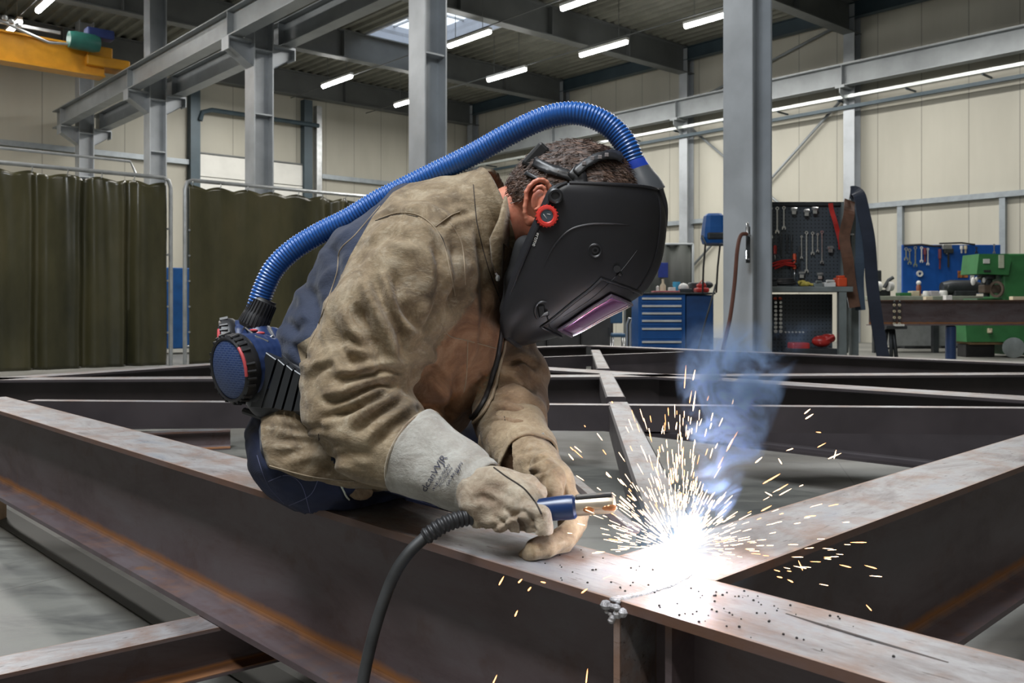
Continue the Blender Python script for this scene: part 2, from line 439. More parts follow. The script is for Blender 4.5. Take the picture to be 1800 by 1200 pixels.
for px, py, lb in ((20, 49, 'glowing strip light above the yellow crane, lowest in its corner'), (84, 0, 'glowing strip light at the top edge, above the yellow crane'), (592, 141, 'glowing strip light left of the second column, below the rooflight'),
                   (824, 66, 'glowing strip light just right of the rooflight'), (1034, -4, 'glowing strip light cut by the top edge above the helmet'), (720, 176, 'farthest small strip light, peeking out beside the second column'),
                   (890, 129, 'glowing strip light above the blue hose, lower of the pair'), (1060, 83, 'glowing strip light above the helmet, upper of the pair'), (1254, 29, 'glowing strip light half hidden by the nearest column')):
    lamp(px, py, lb)
for i, (xa, ya, xb, yb) in enumerate(((500, 172, 1100, -30), (640, 200, 1300, 8), (-60, 120, 140, -70))):
    z = 7.09; pts = []
    for x, y in ((xa, ya), (xb, yb)):
        D = F*(z-HC)/(HZ-y); pts.append(Vector(((x-900)*D/F, D, z)))
    h0 = HI @ pts[0]; h1 = HI @ pts[1]; pm = (h0.x+h1.x)/2
    mb = MB(); mb.tube([(pm, min(25.5, h0.y), z+.03), (pm, min(25.5, h1.y), z+.03)], .014, 6); tag(mb.build('lamp_conduit', M_steel2, M=HM), ['thin conduit carrying the strip lights beside the rooflight', 'thin conduit carrying the strip lights above the hose', 'thin conduit carrying the strip lights above the crane'][i], 'conduit')

# --- yellow crane bridge
q = 20.75
t = thing('overhead_crane', 'yellow overhead crane bridge with blue and green drive at its end', 'crane', M=HM @ Matrix.Translation((CP-.5, q, 5.95)))
M_yel = plain('yellow_crane_paint', (0.72, 0.33, 0.02), .38, 0, .12, 3)
mb = MB(); ibeam(mb, (-8, q, 6.50), (CP-.75, q, 6.42), .62, .42, .04, .26); mb.build('bridge_girder', M_yel, t, M=HM)
mb = MB(); mb.bbox(CP-1.15, CP-.25, q-.28, q+.28, 6.0, 6.22, .03); mb.bbox(CP-1.1, CP-.6, q-.22, q+.22, 6.2, 6.45, .03); mb.build('end_carriage', M_yel, t, M=HM)
mb = MB(); mb.lathe([(0, -.3), (.17, -.3), (.19, -.2), (.19, .2), (.16, .3), (0, .3)], (CP-1.25, q-.42, 6.42), (1, 0, 0), 16); mb.build('drive_motor', plain('green_motor', (.03, .16, .13), .4), t, M=HM)
mb = MB(); mb.bbox(CP-1.2, CP-.65, q-.5, q-.2, 6.55, 6.75, .03); mb.build('control_box', plain('blue_box', (.03, .05, .18), .4), t, M=HM)
mb = MB(); mb.box(-8, CP-1.6, q-.02, q+.02, 6.60, 6.66); mb.tube([(CP-2.9, q-.25, 6.62), (CP-2.5, q-.3, 6.48), (CP-1.9, q-.32, 6.30), (CP-1.3, q-.4, 6.35)], .03, 6)
for k in range(3): mb.ball((CP-2.7+.12*k, q-.25, 6.66-.05*k), .06, n=8)
mb.build('cable_festoon', M_galv, t, M=HM)

# --- welding curtains on pipe frames
M_cur, nt, bs = newmat('olive_curtain_film')
v = coord(nt, scale=(1, 1, .35)); n = noise_tex(nt, v, 1.6, 6, .6)
nt.links.new(ramp(nt, n, [(0.3, (.028, .028, .014)), (0.55, (.062, .057, .027)), (.75, (.088, .074, .036))]), bs.inputs['Base Color'])
bs.inputs['Roughness'].default_value = .27; bs.inputs['Specular IOR Level'].default_value = .6
bump(nt, bs, noise_tex(nt, coord(nt, scale=(1, 1, .5)), 9, 4), .12, .02)
QC = 12.35; ZC = 0.84+1.72
def curtain(name, p0, p1, fold, lb, seed, ztop):
    rnd = random.Random(seed)
    nx = int((p1-p0)/.03); nz = 48; vs = []; fs = []
    hooks = [p0+.04+(p1-p0-.08)*i/(max(2, round((p1-p0)/.42))) for i in range(max(2, round((p1-p0)/.42))+1)]
    for j in range(nz+1):
        zf = j/nz
        for i in range(nx+1):
            p = p0+(p1-p0)*i/nx; d = fold(p, zf)
            dh = min(abs(p-h) for h in hooks)
            top = ztop-.03-(.055*min(1, dh/.21)**1.5 if True else 0)
            z = .06+(top-.06)*zf
            d += (.03 if seed == 1 else .012)*zf**8*math.cos(PI*dh/.21)
            vs.append((p, QC+d, z))
    for j in range(nz):
        for i in range(nx): a = j*(nx+1)+i; fs.append((a, a+1, a+nx+2, a+nx+1))
    t = thing('welding_curtain', lb, 'curtain', group='green welding curtains', M=HM @ Matrix.Translation((p0, QC, 0)))
    mb = MB().add(vs, fs, smooth=True); o = mb.build('curtain_sheet', M_cur, t, M=HM, sharp=80)
    sm = o.modifiers.new('thick', 'SOLIDIFY'); sm.thickness = .004
    for h in hooks: MB().tube([(h, QC, ztop+.02), (h+.012, QC-.03, ztop), (h+.01, QC-.01, ztop-.05), (h, QC, ztop-.03)], .006, 6).build('hook', M_galv, t, M=HM)
    return hooks
def f1(p, zf):
    s = (p-.2)/.56
    return .15*(math.cos(PI*s)**14)*(1-.25*zf)-.03*math.cos(2*PI*s)+.008*math.sin(2*PI*s*2.3+1.1+1.2*zf)+.03*noise.noise(Vector((p*2, zf*3, 0)))
def f2(p, zf):
    amp = .004+.06*max(0, min(1, (p-6.7)/.5))
    return amp*math.cos(2*PI*p/.34+zf)+.02*noise.noise(Vector((p*1.5, zf*2.5, 4)))+.012*math.sin(p*5)
xl, xr = pixp(300, QC), pixp(325, QC)
curtain('a', -1.2, xl-.05, f1, 'olive green welding curtain hanging in deep folds beside the gap', 1, ZC)
curtain('b', xr+.05, 9.4, f2, 'flatter olive green welding curtain behind the blower unit and hose', 2, ZC)
for (p0, p1, lb) in ((-1.4, xl, 'galvanised pipe frame holding the deeply folded curtain'), (xr, 9.6, 'galvanised pipe frame holding the flatter curtain')):
    t = thing('curtain_frame', lb, 'pipe frame', M=HM @ Matrix.Translation((p0, QC, 0)))
    mb = MB(); e = .1
    if p1 < 5: pts = [(p0, QC, ZC+.03), (p1-e, QC, ZC+.03), (p1-.03, QC, ZC), (p1, QC, ZC-e), (p1, QC, 0.02)]
    else: pts = [(p0, QC, 0.02), (p0, QC, ZC-e), (p0+.03, QC, ZC), (p0+e, QC, ZC+.03), (p1, QC, ZC+.03)]
    mb.tube(pts, .028, 10); mb.build('pipe', M_galv, t, M=HM)
    mb = MB(); q = QC
    if p1 < 5: mb.tube([(p0, QC+.1, ZC+.22), (p1-.5, QC+.1, ZC+.22), (p1-.42, QC+.1, ZC+.05)], .018, 8)
    else: mb.tube([(p0, QC+.02, .3), (p1, QC+.02, .3)], .016, 8)
    mb.build('tie_pipe', M_galv, t, M=HM)
    mb = MB(); x = p1 if p1 < 5 else p0
    mb.tube([(x, QC-.4, .02), (x, QC+.4, .02)], .02, 8); mb.build('foot', M_galv, t, M=HM)
    for z in (.35, .7, 1.05, 1.4, 1.75): MB().lathe([(0, .01), (.014, .01), (.014, -.01), (0, -.01)], (x+(-.05 if p1 < 5 else .05), QC-.03, z+.15), (0, 1, 0), 8).build('clip', M_galv, t, M=HM)
# things seen through the gap between the curtains
b = MB(); p = pixp(315, 16.5); b.bbox(p-.35, p+.35, 16.2, 16.9, .1, 1.55, .02); tag(b.build('storage_cabinet', plain('blue_cabinet', (.01, .09, .30), .4), M=HM), 'blue steel cabinet seen through the gap between the curtains', 'cabinet')
# ================================================================== the welded steel frame
def steel_mats():
    out = []
    for top in (0, 1):
        m, nt, b = newmat('pale_flange_steel' if top else 'mill_scale_steel')
        v = coord(nt); vs = coord(nt, scale=(1, 3.0, 3.0))
        g = sep(nt, coord(nt, 'Generated'))
        n1 = noise_tex(nt, vs, 3.4 if top else 2.2, 10, .68, .5); n2 = noise_tex(nt, v, 9, 6, .65); n3 = noise_tex(nt, coord(nt, scale=(1, 4, 4)), 22, 6, .7)
        if top:
            c = ramp(nt, n1, [(.30, (.10, .082, .08)), (.43, (.215, .195, .195)), (.55, (.31, .305, .315)), (.70, (.225, .245, .285))])
            c = mix(nt, math_n(nt, 'MULTIPLY', ramp(nt, n2, [(.47, (0, 0, 0)), (.64, (1, 1, 1))]), .65), c, (.21, .115, .075))
            c = mix(nt, math_n(nt, 'MULTIPLY', ramp(nt, n3, [(.60, (0, 0, 0)), (.66, (1, 1, 1))]), .75), c, (.06, .045, .04))
            yy = sep(nt, coord(nt, 'Generated'))[1]
            ed = math_n(nt, 'GREATER_THAN', math_n(nt, 'ABSOLUTE', math_n(nt, 'SUBTRACT', yy, .5)), .47)
            c = mix(nt, math_n(nt, 'MULTIPLY', ed, .5), c, (.28, .15, .09))
            nt.links.new(ramp(nt, n1, [(.3, (.5,)*3), (.7, (.36,)*3)]), b.inputs['Roughness'])
            b.inputs['Metallic'].default_value = .35
            bump(nt, b, n3, .25, .004)
        else:
            c = ramp(nt, n1, [(.3, (.070, .048, .050)), (.5, (.120, .092, .098)), (.72, (.145, .130, .140))])
            c = mix(nt, math_n(nt, 'MULTIPLY', ramp(nt, n2, [(.55, (0, 0, 0)), (.72, (1, 1, 1))]), .6), c, (.085, .042, .028))
            # rust run-out along the root of the bottom flange and below the top flange
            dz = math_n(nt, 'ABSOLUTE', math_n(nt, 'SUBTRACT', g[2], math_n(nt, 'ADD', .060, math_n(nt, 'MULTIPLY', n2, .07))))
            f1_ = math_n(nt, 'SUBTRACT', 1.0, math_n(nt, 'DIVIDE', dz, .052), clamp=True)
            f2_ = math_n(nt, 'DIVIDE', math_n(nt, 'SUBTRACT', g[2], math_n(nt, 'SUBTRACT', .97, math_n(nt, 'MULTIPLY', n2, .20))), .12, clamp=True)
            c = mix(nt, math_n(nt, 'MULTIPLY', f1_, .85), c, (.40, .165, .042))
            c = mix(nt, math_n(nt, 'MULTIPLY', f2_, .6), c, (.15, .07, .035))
            st = noise_tex(nt, coord(nt, scale=(9, 9, .5)), 1.3, 3)
            c = mix(nt, math_n(nt, 'MULTIPLY', ramp(nt, st, [(.66, (0, 0, 0)), (.72, (1, 1, 1))]), .5), c, (.20, .09, .03))
            b.inputs['Roughness'].default_value = .5; b.inputs['Metallic'].default_value = .25
            bump(nt, b, n3, .12, .003)
        nt.links.new(c, b.inputs['Base Color']); out.append(m)
    return out
M_web, M_top = steel_mats()
M_webp = plain('dark_mill_scale', (.062, .052, .056), .5, .25, .2, 3)
ZT = HC-.36
def member(name, label, A, B, h=.313, w=.155, tf=.0125, tw=.009, kind='I', group=None, cat='beam'):
    A = Vector(A); B = Vector(B); d = (B-A); L = d.length; ang = math.atan2(d.y, d.x)
    M = Matrix.Translation(A) @ Matrix.Rotation(ang, 4, 'Z')
    mb = MB()
    if kind == 'I':
        P = [(-w/2, 0), (w/2, 0), (w/2, -tf)]
        r = .014
        for k in range(4):
            a = PI/2*k/3; P.append((tw/2+r-r*math.sin(a), -tf-r+r*math.cos(a)))
        for k in range(4):
            a = PI/2*k/3; P.append((tw/2+r-r*math.cos(a), -h+tf+r-r*math.sin(a)))
        P += [(w/2, -h+tf), (w/2, -h)]
        P = P+[(-x, y) for x, y in P[:1:-1]][:0]
        half = P[1:]
        P = half+[(-x, y) for x, y in half[::-1]]
    elif kind == 'C':
        P = [(-w/2, 0), (w/2, 0), (w/2, -tf), (-w/2+tw, -tf), (-w/2+tw, -h+tf), (w/2, -h+tf), (w/2, -h), (-w/2, -h)]
    else:
        e = .006; P = [(-w/2+e, 0), (w/2-e, 0), (w/2, -e), (w/2, -h+e), (w/2-e, -h), (-w/2+e, -h), (-w/2, -h+e), (-w/2, -e)]
    n = len(P)
    nx = max(1, int(L/.25))
    vs = []
    for i in range(nx+1):
        x = L*i/nx; vs += [(x, y, z) for y, z in P]
    fs = [list(range(n)), list(range(nx*n, nx*n+n))[::-1]]
    for i in range(nx):
        for k in range(n): fs.append((i*n+k, i*n+(k+1) % n, (i+1)*n+(k+1) % n, (i+1)*n+k))
    mb.add(vs, fs)
    o = mb.build(name, M_web if name in ('main_beam', 'side_beam', 'cross_bearer', 'offcut', 'stored_beam', 'flat_bar') else M_webp, M=M)
    o.data.materials.append(M_top)
    for p in o.data.polygons:
        if p.normal.z > .9 and p.center.z > -.004: p.material_index = 1  # upward top faces take the paler steel
    tag(o, label, cat, group)
    return o, M
def off(A, B, d):
    t = (Vector(B)-Vector(A)).normalized(); return Vector((-t.y, t.x, 0))*d
G = lambda x, y, z=ZT: ground(x, y, z)
# main beam: near top edge runs through two measured points
n0, n1 = G(0, 722), G(1560, 1200)
t = (n1-n0).normalized(); nn = Vector((-t.y, t.x, 0)); nn = nn if nn.y > 0 else -nn
mA = n0-t*.55+nn*.0775; mB = n1+t*.75+nn*.0775
main, MM = member('main_beam', 'large rusty steel beam the welder sits on, running across the whole foreground', mA, mB)
MI = MM.inverted()
def on_main(p): return MI @ p
# right-hand beam butted to it
r0, r1 = G(1285, 1010), G(1800, 818)
tr = (r1-r0).normalized(); nr = Vector((-tr.y, tr.x, 0)); nr = nr if nr.x < 0 else -nr
rc = r0+nr*.0825
k = -((r0-mA).dot(nn)-.0785)/tr.dot(nn)
member('side_beam', 'heavy steel beam leaving the bright weld towards the right edge', rc+tr*k, r1+nr*.0825+tr*1.6, w=.165)
# narrow box bar from the weld straight back
xb = lambda D: .3145+.0713*(D-2.215)
member('box_bar', 'narrow grey box bar running straight back from the weld sparks', (xb(1.50), 1.50, ZT+.001), (xb(3.46), 3.46, ZT+.001), h=.10, w=.08, kind='B')
member('box_bar', 'continuation of the narrow grey box bar between the far cross beams', (xb(3.66), 3.66, ZT+.001), (xb(5.0), 5.0, ZT+.001), h=.10, w=.08, kind='B')
member('box_bar', 'last short length of the narrow grey box bar, far behind the helmet', (xb(5.35), 5.35, ZT+.001), (xb(7.7), 7.7, ZT+.001), h=.10, w=.08, kind='B')
a0, a1 = G(55, 703), G(1900, 717)
member('slim_channel', 'slim steel channel crossing the frame, nearest behind the welder', a0, a1, h=.095, w=.06, tf=.008, tw=.008, kind='C')
member('frame_beam', 'long frame beam lying behind the slim channel across the picture', G(-120, 666), G(2050, 655), h=.25, w=.17)
member('diagonal_beam', 'diagonal steel beam crossing behind the smoke towards the right', G(900, 643.5), G(1990, 711), w=.2)
member('frame_beam', 'steel beam slanting away at the far left in front of the curtains', G(-60, 669), (-1.0, 7.35, ZT), w=.16)
member('frame_beam', 'far steel beam behind the worker, beneath the chair legs', (-.95, 7.45, ZT), (.70, 8.62, ZT), w=.16)
member('frame_beam', 'far right steel beam in front of the tool rack and blue drawers', (.75, 8.6, ZT), (5.2, 3.95, ZT), w=.18)
member('slim_channel', 'short slim channel at the back, just left of the box bar end', G(880, 630), G(1200, 618), h=.08, w=.05, tf=.008, tw=.008, kind='C')
# bearer below the main beam at the bottom left
ZB = ZT-.313-.002
c0, c1 = ground(0, 1153, ZB), ground(353, 1080, ZB)
tc = (c1-c0).normalized(); nc = Vector((-tc.y, tc.x, 0)); nc = nc if nc.y < 0 else -nc
member('cross_bearer', 'dark steel bearer under the main beam at the bottom left corner', c0-tc*1.0+nc*.052, c1+tc*.42+nc*.052, h=.105, w=.10, tf=.008, tw=.006)
cm = c0-tc*.75+nc*.052; ang = math.atan2(tc.y, tc.x)
M_wood = plain('timber', (.32, .2, .1), .7, 0, .2, 8)
mb = MB(); mb.bbox(-.05, .05, -.08, .08, 0.0, ZB-.106, .004); tag(mb.build('packing_block', M_wood, M=Matrix.Translation((cm.x, cm.y, 0)) @ Matrix.Rotation(ang, 4, 'Z')), 'timber packing block under the outer end of the cross bearer', 'block')
cm = c1+tc*.30+nc*.052
mb = MB(); mb.bbox(-.06, .06, -.05, .05, 0.0, ZB-.106, .004); tag(mb.build('packing_block', M_wood, M=Matrix.Translation((cm.x, cm.y, 0)) @ Matrix.Rotation(ang, 4, 'Z')), 'timber packing block under the inner end of the cross bearer', 'block')
# off-frame / hidden trestles that carry the frame
def block(x, y, z, s=.12, lb=''):
    mb = MB(); mb.bbox(-s/2, s/2, -s/2, s/2, 0, z, .005)
    tag(mb.build('packing_block', M_wood, M=Matrix.Translation((x, y, 0))), lb, 'block')
for p, lb in ((mA+t*.05, 'timber packing block under the left end of the main beam'), (mB-t*.12, 'timber packing block under the right end of the main beam')):
    block(p.x, p.y, ZT-.3135, .10, lb)
# rusty cut-off on the floor
e1 = ground(405, 788, 0); e0 = e1+Vector((-.62, -.18, 0))
member('offcut', 'short rusty offcut of steel channel lying on the floor behind the main beam', (e0.x, e0.y, .115), (e1.x, e1.y, .115), h=.115, w=.09, tf=.01, tw=.01)
# dark strip laid on the floor as the painted shadow of the main beam
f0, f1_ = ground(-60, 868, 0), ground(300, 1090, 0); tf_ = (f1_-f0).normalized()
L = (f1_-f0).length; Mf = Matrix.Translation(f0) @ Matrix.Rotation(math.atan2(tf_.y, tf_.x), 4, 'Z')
mb = MB(); mb.box(-.5, L+2.0, -.05, .05, 0.0005, .0025); tag(mb.build('floor_shadow_strip', plain('painted_floor_shadow', (.035, .036, .025), .6), M=Mf), 'dark strip on the concrete standing for the shadow beside the main beam', 'painted shadow')

# stiffeners and weld splice in the near side of the main beam
def main_x(px):   # distance along the main beam of pixel column px on its near top edge
    k = (px-900)/F; P = mA-nn*.0775; s = (k*P.y-P.x)/(t.x-k*t.y); return s
ys = -1 if (MI.to_3x3() @ nn).y > 0 else 1      # local side facing the camera
for px in (1083,):
    s = main_x(px)
    mb = MB(); y0, y1 = sorted((ys*.0045, ys*.0765)); mb.box(s-.005, s+.005, y0, y1, -.300, -.0125)
    mb.build('stiffener_plate', M_top, main, M=MM)
s = main_x(1150); mb = MB(); y0, y1 = sorted((ys*.0045, ys*.05)); mb.box(s-.005, s+.005, y0, y1, -.300, -.0125); mb.build('stiffener_plate', M_web, main, M=MM)
M_weld = plain('weld_bead_metal', (.55, .54, .56), .42, .3, .25, 60, .5, 200)
s0 = main_x(1080); mb = MB(); rnd = random.Random(3)
for i in range(46):
    f = i/45; y = ys*.0775*(1-2*f*.98); x = s0+.012*math.sin(f*3)+.0*f
    mb.ball((x+rnd.uniform(-.0015, .0015), y, -.0005), .0048+rnd.uniform(0, .0018), (1.2, .7, .5), 8)
for i in range(16):
    mb.ball((s0+rnd.uniform(-.012, .016), ys*(.0775+rnd.uniform(-.004, .004)), -rnd.uniform(0, .028)), rnd.uniform(.003, .008), (1, 1, .8), 8)
mb.build('weld_bead', M_weld, main, M=MM)
# splatter crumbs on the flange
mb = MB()
for i in range(90):
    x = s0+rnd.gauss(.06, .12); y = rnd.uniform(-.07, .07)
    mb.ball((x, y, .0005), rnd.uniform(.0007, .0020), n=6)
o = mb.build('weld_spatter', plain('spatter_crumbs', (.03, .025, .025), .5, .3), main, M=MM); o['kind'] = 'stuff'
mb = MB(); x0 = main_x(1440)
mb.tube([(x0-.10, .03, -.0005), (x0-.05, .024, .0006), (x0+.0, .02, .0008), (x0+.09, .017, -.0005)], .002, 6, flat=.5)
mb.build('grinding_gouge', plain('gouge_mark', (.05, .035, .03), .6), main, M=MM)
# ================================================================== machines, benches and tools at the back
M_blue = plain('blue_cabinet_paint', (.008, .085, .30), .35, 0, .12, 5)
M_blue2 = plain('blue_board_paint', (.005, .075, .33), .45, 0, .08, 5)
M_chrome = plain('chrome_tool_steel', (.62, .63, .64), .25, .85, .1, 20)
M_dkmet = plain('dark_gunmetal', (.045, .05, .055), .45, .4, .15, 8)
M_red = plain('red_plastic', (.42, .025, .02), .4, 0, .12, 9)
M_green = plain('green_machine_paint', (.035, .17, .055), .4, 0, .12, 4)
M_bench = plain('grey_green_bench', (.20, .23, .23), .45, .3, .15, 5)
M_beige = plain('beige_plastic', (.55, .48, .34), .5)
M_offw = plain('off_white_plastic', (.62, .62, .6), .45)
M_leath = plain('brown_strap_leather', (.13, .06, .035), .6, 0, .2, 12)
M_navyf = plain('navy_webbing', (.018, .025, .045), .7)
M_orange = plain('orange_red_plastic', (.6, .07, .02), .4)
M_yelw = plain('yellow_work_glove', (.42, .34, .06), .7)
M_perf, nt, bs = newmat('perforated_dark_board')
v = coord(nt); o3 = sep(nt, v)
fx = math_n(nt, 'SUBTRACT', math_n(nt, 'FRACT', math_n(nt, 'DIVIDE', o3[0], .038)), .5); fz = math_n(nt, 'SUBTRACT', math_n(nt, 'FRACT', math_n(nt, 'DIVIDE', o3[2], .038)), .5)
dd = math_n(nt, 'ADD', math_n(nt, 'MULTIPLY', fx, fx), math_n(nt, 'MULTIPLY', fz, fz))
hole = math_n(nt, 'LESS_THAN', dd, .03)
nt.links.new(mix(nt, hole, (.05, .062, .075), (.006, .007, .008)), bs.inputs['Base Color']); bs.inputs['Roughness'].default_value = .45

def P(x, y, D): return W(x, y, D)
def px_box(mb, x0, x1, y0, y1, D, depth, r=.0, dz=0):
    """upright box whose front face covers these pixels at distance D"""
    a = W(x0, y1, D); b_ = W(x1, y0, D)
    if r: mb.bbox(a.x, b_.x, D, D+depth, a.z, b_.z, r)
    else: mb.box(a.x, b_.x, D, D+depth, a.z, b_.z)
    return mb
def wrench(mb, x, z0, z1, y, r=.011, tilt=0.0, both=True):
    """combination spanner hanging upright"""
    s = 1
    bx = lambda z: x+tilt*(z-z1)
    mb.box(bx((z0+z1)/2)-r*.42, bx((z0+z1)/2)+r*.42, y-.004, y+.004, z0+r, z1-r) if not tilt else mb.tube([(bx(z0), y, z0+r), (x, y, z1-r)], r*.45, 6)
    mb.lathe([(r*.5, -.005), (r*1.15, -.005), (r*1.15, .005), (r*.5, .005), (r*.5, -.005)], (x, y, z1), (0, 1, 0), 12)
    c = bx(z0)
    mb.prism([(c-r*1.3, z0-r*.9), (c-r*.55, z0-r*1.3), (c-r*.45, z0-.1*r), (c+r*.45, z0-.1*r), (c+r*.55, z0-r*1.3), (c+r*1.3, z0-r*.9), (c+r*1.2, z0+r*.5), (c+r*.5, z0+r*1.1), (c-r*.5, z0+r*1.1), (c-r*1.2, z0+r*.5)], y-.005, y+.005)

# ---- tool rack beside the nearest column
D = 9.0; zz = lambda y, D=D: W(900, y, D).z; xx = lambda x, D=9.0: W(x, 540, D).x
rack = thing('tool_rack', 'grey steel tool rack with perforated dark board and bench shelf beside the nearest column', 'tool rack', (xx(1420), D, 0))
mb = MB(); mb.box(xx(1343), xx(1526), D+.30, D+.32, zz(503), zz(352)); mb.build('perforated_board', M_perf, rack)
mb = MB(); mb.box(xx(1322), xx(1482), D+.30, D+.32, .12, zz(516)); mb.build('lower_board', M_perf, rack)
mb = MB(); mb.bbox(xx(1306), xx(1492), D-.12, D+.30, zz(513), zz(504), .006); mb.build('bench_shelf', M_bench, rack)
for a, b_ in ((1308, 1320), (1468, 1481)):
    mb = MB(); mb.box(xx(a), xx(b_), D-.11, D-.05, 0, zz(513)); mb.build('leg', M_bench, rack)
for a, b_ in ((1496, 1506), (1514, 1527)):
    mb = MB(); mb.box(xx(a), xx(b_), D+.26, D+.33, 0, zz(342 if a > 1510 else 350)); mb.build('post', M_bench, rack)
mb = MB(); mb.bbox(xx(1343), xx(1527), D+.27, D+.33, zz(356), zz(349), .004); mb.build('top_rail', M_dkmet, rack)
mb = MB(); mb.box(xx(1310), xx(1481), D-.1, D+.3, .12, .15); mb.build('bottom_shelf', M_dkmet, rack)
for i, (x, y0, y1, r) in enumerate(((1355, 362, 421, .019), (1368, 361, 412, .018), (1380, 361, 403, .017), (1392, 360, 396, .016))):
    mb = MB(); wrench(mb, 0, zz(y1)-zz(y0), 0, 0, r); o = mb.build('wrench', M_chrome, M=Matrix.Translation((xx(x), D+.27, zz(y0))))
    tag(o, ['longest chrome spanner, leftmost in the upper row of the rack', 'second chrome spanner of the upper row on the rack', 'third chrome spanner of the upper row on the rack', 'shortest chrome spanner of the upper row on the rack'][i], 'wrench', 'upper row of spanners')
for i, (x, y0, y1, r) in enumerate(((1433, 405, 474, .016), (1444, 406, 442, .015), (1453, 408, 438, .012), (1461, 404, 458, .015), (1424, 412, 450, .011))):
    mb = MB(); wrench(mb, 0, zz(y1)-zz(y0), 0, 0, r); o = mb.build('wrench', M_chrome, M=Matrix.Translation((xx(x), D+.27, zz(y0))))
    tag(o, ['longest spanner in the middle of the dark tool board', 'medium open spanner right of the longest one in the middle board row', 'smallest spanner in the middle board row', 'spanner nearest the brown strap in the middle board row', 'thin dark spanner left of the middle board row'][i], 'wrench', 'middle row of spanners')
mb = MB(); wrench(mb, 0, zz(448)-zz(392), 0, 0, .02); mb.box(-.05, .05, -.006, .006, -.10, -.085); tag(mb.build('pipe_wrench', M_chrome, M=Matrix.Translation((xx(1508), D+.24, zz(392)))), 'adjustable spanner hanging between the straps on the rack', 'wrench')
def screwdriver(x, y0, y1, lb, mat=M_red, up=False):
    t = thing('screwdriver', lb, 'screwdriver', (xx(x), D+.26, zz(y0)))
    h = zz(y0)-zz(y1)
    mb = MB(); mb.lathe([(0, 0), (.014, 0), (.018, -.02), (.014, -.5*h), (.018, -.55*h), (0, -.6*h)], (xx(x), D+.26, zz(y0)), (0, 0, 1), 10); mb.build('handle', mat, t)
    mb = MB(); mb.tube([(xx(x), D+.26, zz(y0)-.58*h), (xx(x), D+.26, zz(y1))], .005, 6); mb.build('blade', M_chrome, t)
screwdriver(1349, 360, 402, 'red-handled screwdriver at the left edge of the rack board')
screwdriver(1411, 443, 492, 'bright red screwdriver in the middle of the rack above the yellow glove', M_orange)
screwdriver(1376, 428, 455, 'dull red screwdriver above the red pliers')
for i, (xa, ya, xb_, yb, lb) in enumerate(((1358, 463, 1392, 457, 'red-handled pliers on the rack, upper pair'), (1362, 467, 1397, 463, 'red-handled pliers on the rack, lower pair'))):
    t = thing('pliers', lb, 'pliers', W(xa, ya, D+.26)); mb = MB()
    p0, p1 = W(xa, ya, D+.25-.01*i), W(xb_, yb, D+.25-.01*i); md = (p0+p1)/2
    mb.tube([p0, md+Vector((0, 0, .012)), p1], .010, 6); mb.tube([p0+Vector((0, 0, -.03)), md, p1+Vector((0, 0, -.028))], .010, 6); mb.build('handles', M_red, t)
    mb = MB(); mb.tube([p1, p1+Vector((.05, 0, -.01))], [.014, .004], 6); mb.build('jaws', M_dkmet, t)
for x, y0, y1, lb in ((1406, 410, 498, 'long dark file hanging on the rack board'), (1398, 408, 440, 'dark punch hanging beside the spanners'), (1387, 412, 446, 'slim dark chisel hanging above the pliers'), (1420, 430, 500, 'dark bar hanging right of the red screwdriver')):
    mb = MB(); mb.box(-.008, .008, -.005, .005, zz(y1)-zz(y0), 0); mb.lathe([(0, .0), (.012, 0), (.012, -.06), (0, -.06)], (0, 0, .0), (0, 0, 1), 8)
    tag(mb.build('hand_file', M_dkmet, M=Matrix.Translation((xx(x), D+.27, zz(y0)))), lb, 'file')
for x, y, lb in ((1409, 363, 'small chrome clamp at the top of the rack board'), (1432, 366, 'small clamp with red tip at the top of the rack board'), (1447, 362, 'silver clip on the top rail near the red strap'), (1475, 432, 'bright round socket left of the brown strap'), (1497, 432, 'bright round socket right of the brown strap'), (1456, 480, 'small shiny tool low on the rack board'), (1423, 478, 'small shiny hook above the yellow glove')):
    mb = MB(); mb.lathe([(0, -.03), (.018, -.03), (.022, 0), (.018, .03), (0, .03)], (0, 0, 0), (1, 0, 0), 10); mb.box(-.02, .02, -.01, .01, -.05, .0)
    tag(mb.build('clamp', M_chrome, M=Matrix.Translation((xx(x), D+.25, zz(y)))), lb, 'clamp')
mb = MB(); mb.bbox(xx(1346), xx(1362), D+.05, D+.2, zz(430), zz(424), .004); mb.tube([(xx(1345), D+.1, zz(502)), (xx(1345), D+.1, zz(452))], .012, 8); tag(mb.build('bar_clamp', M_dkmet), 'dark bar clamp standing at the left end of the rack shelf', 'clamp')
def strap(pts, w, D0, mat, name, lb, th=.006):
    """flat webbing hanging along pixels (x, y, depth offset)"""
    c = catmull([tuple(W(x, y, D0+d)) for x, y, d in pts], 6); mb = MB(); vs = []
    for i, p in enumerate(c):
        tt = c[min(i+1, len(c)-1)]-c[max(i-1, 0)]; tt = tt/np.linalg.norm(tt)
        sd = np.array((tt[2], 0, -tt[0])); sd = sd/(np.linalg.norm(sd)+1e-9)*w/2; f = np.array((0, th/2, 0)); wv = .01*math.sin(i*.7)*np.array((0, 1, 0))
        for s, q in ((-1, -1), (1, -1), (1, 1), (-1, 1)): vs.append(tuple(p+sd*s+f*q+wv))
    fs = [(i*4+k, i*4+(k+1) % 4, i*4+4+(k+1) % 4, i*4+4+k) for i in range(len(c)-1) for k in range(4)]+[(0, 1, 2, 3), tuple(len(vs)-4+k for k in (3, 2, 1, 0))]
    mb.add(vs, fs, smooth=False); return tag(mb.build(name, mat), lb, 'strap')
strap([(1460, 357, .1), (1466, 385, .05), (1474, 410, .03), (1478, 438, .03)], .045, D, M_red, 'webbing_strap', 'red webbing strap hanging from the rack top')
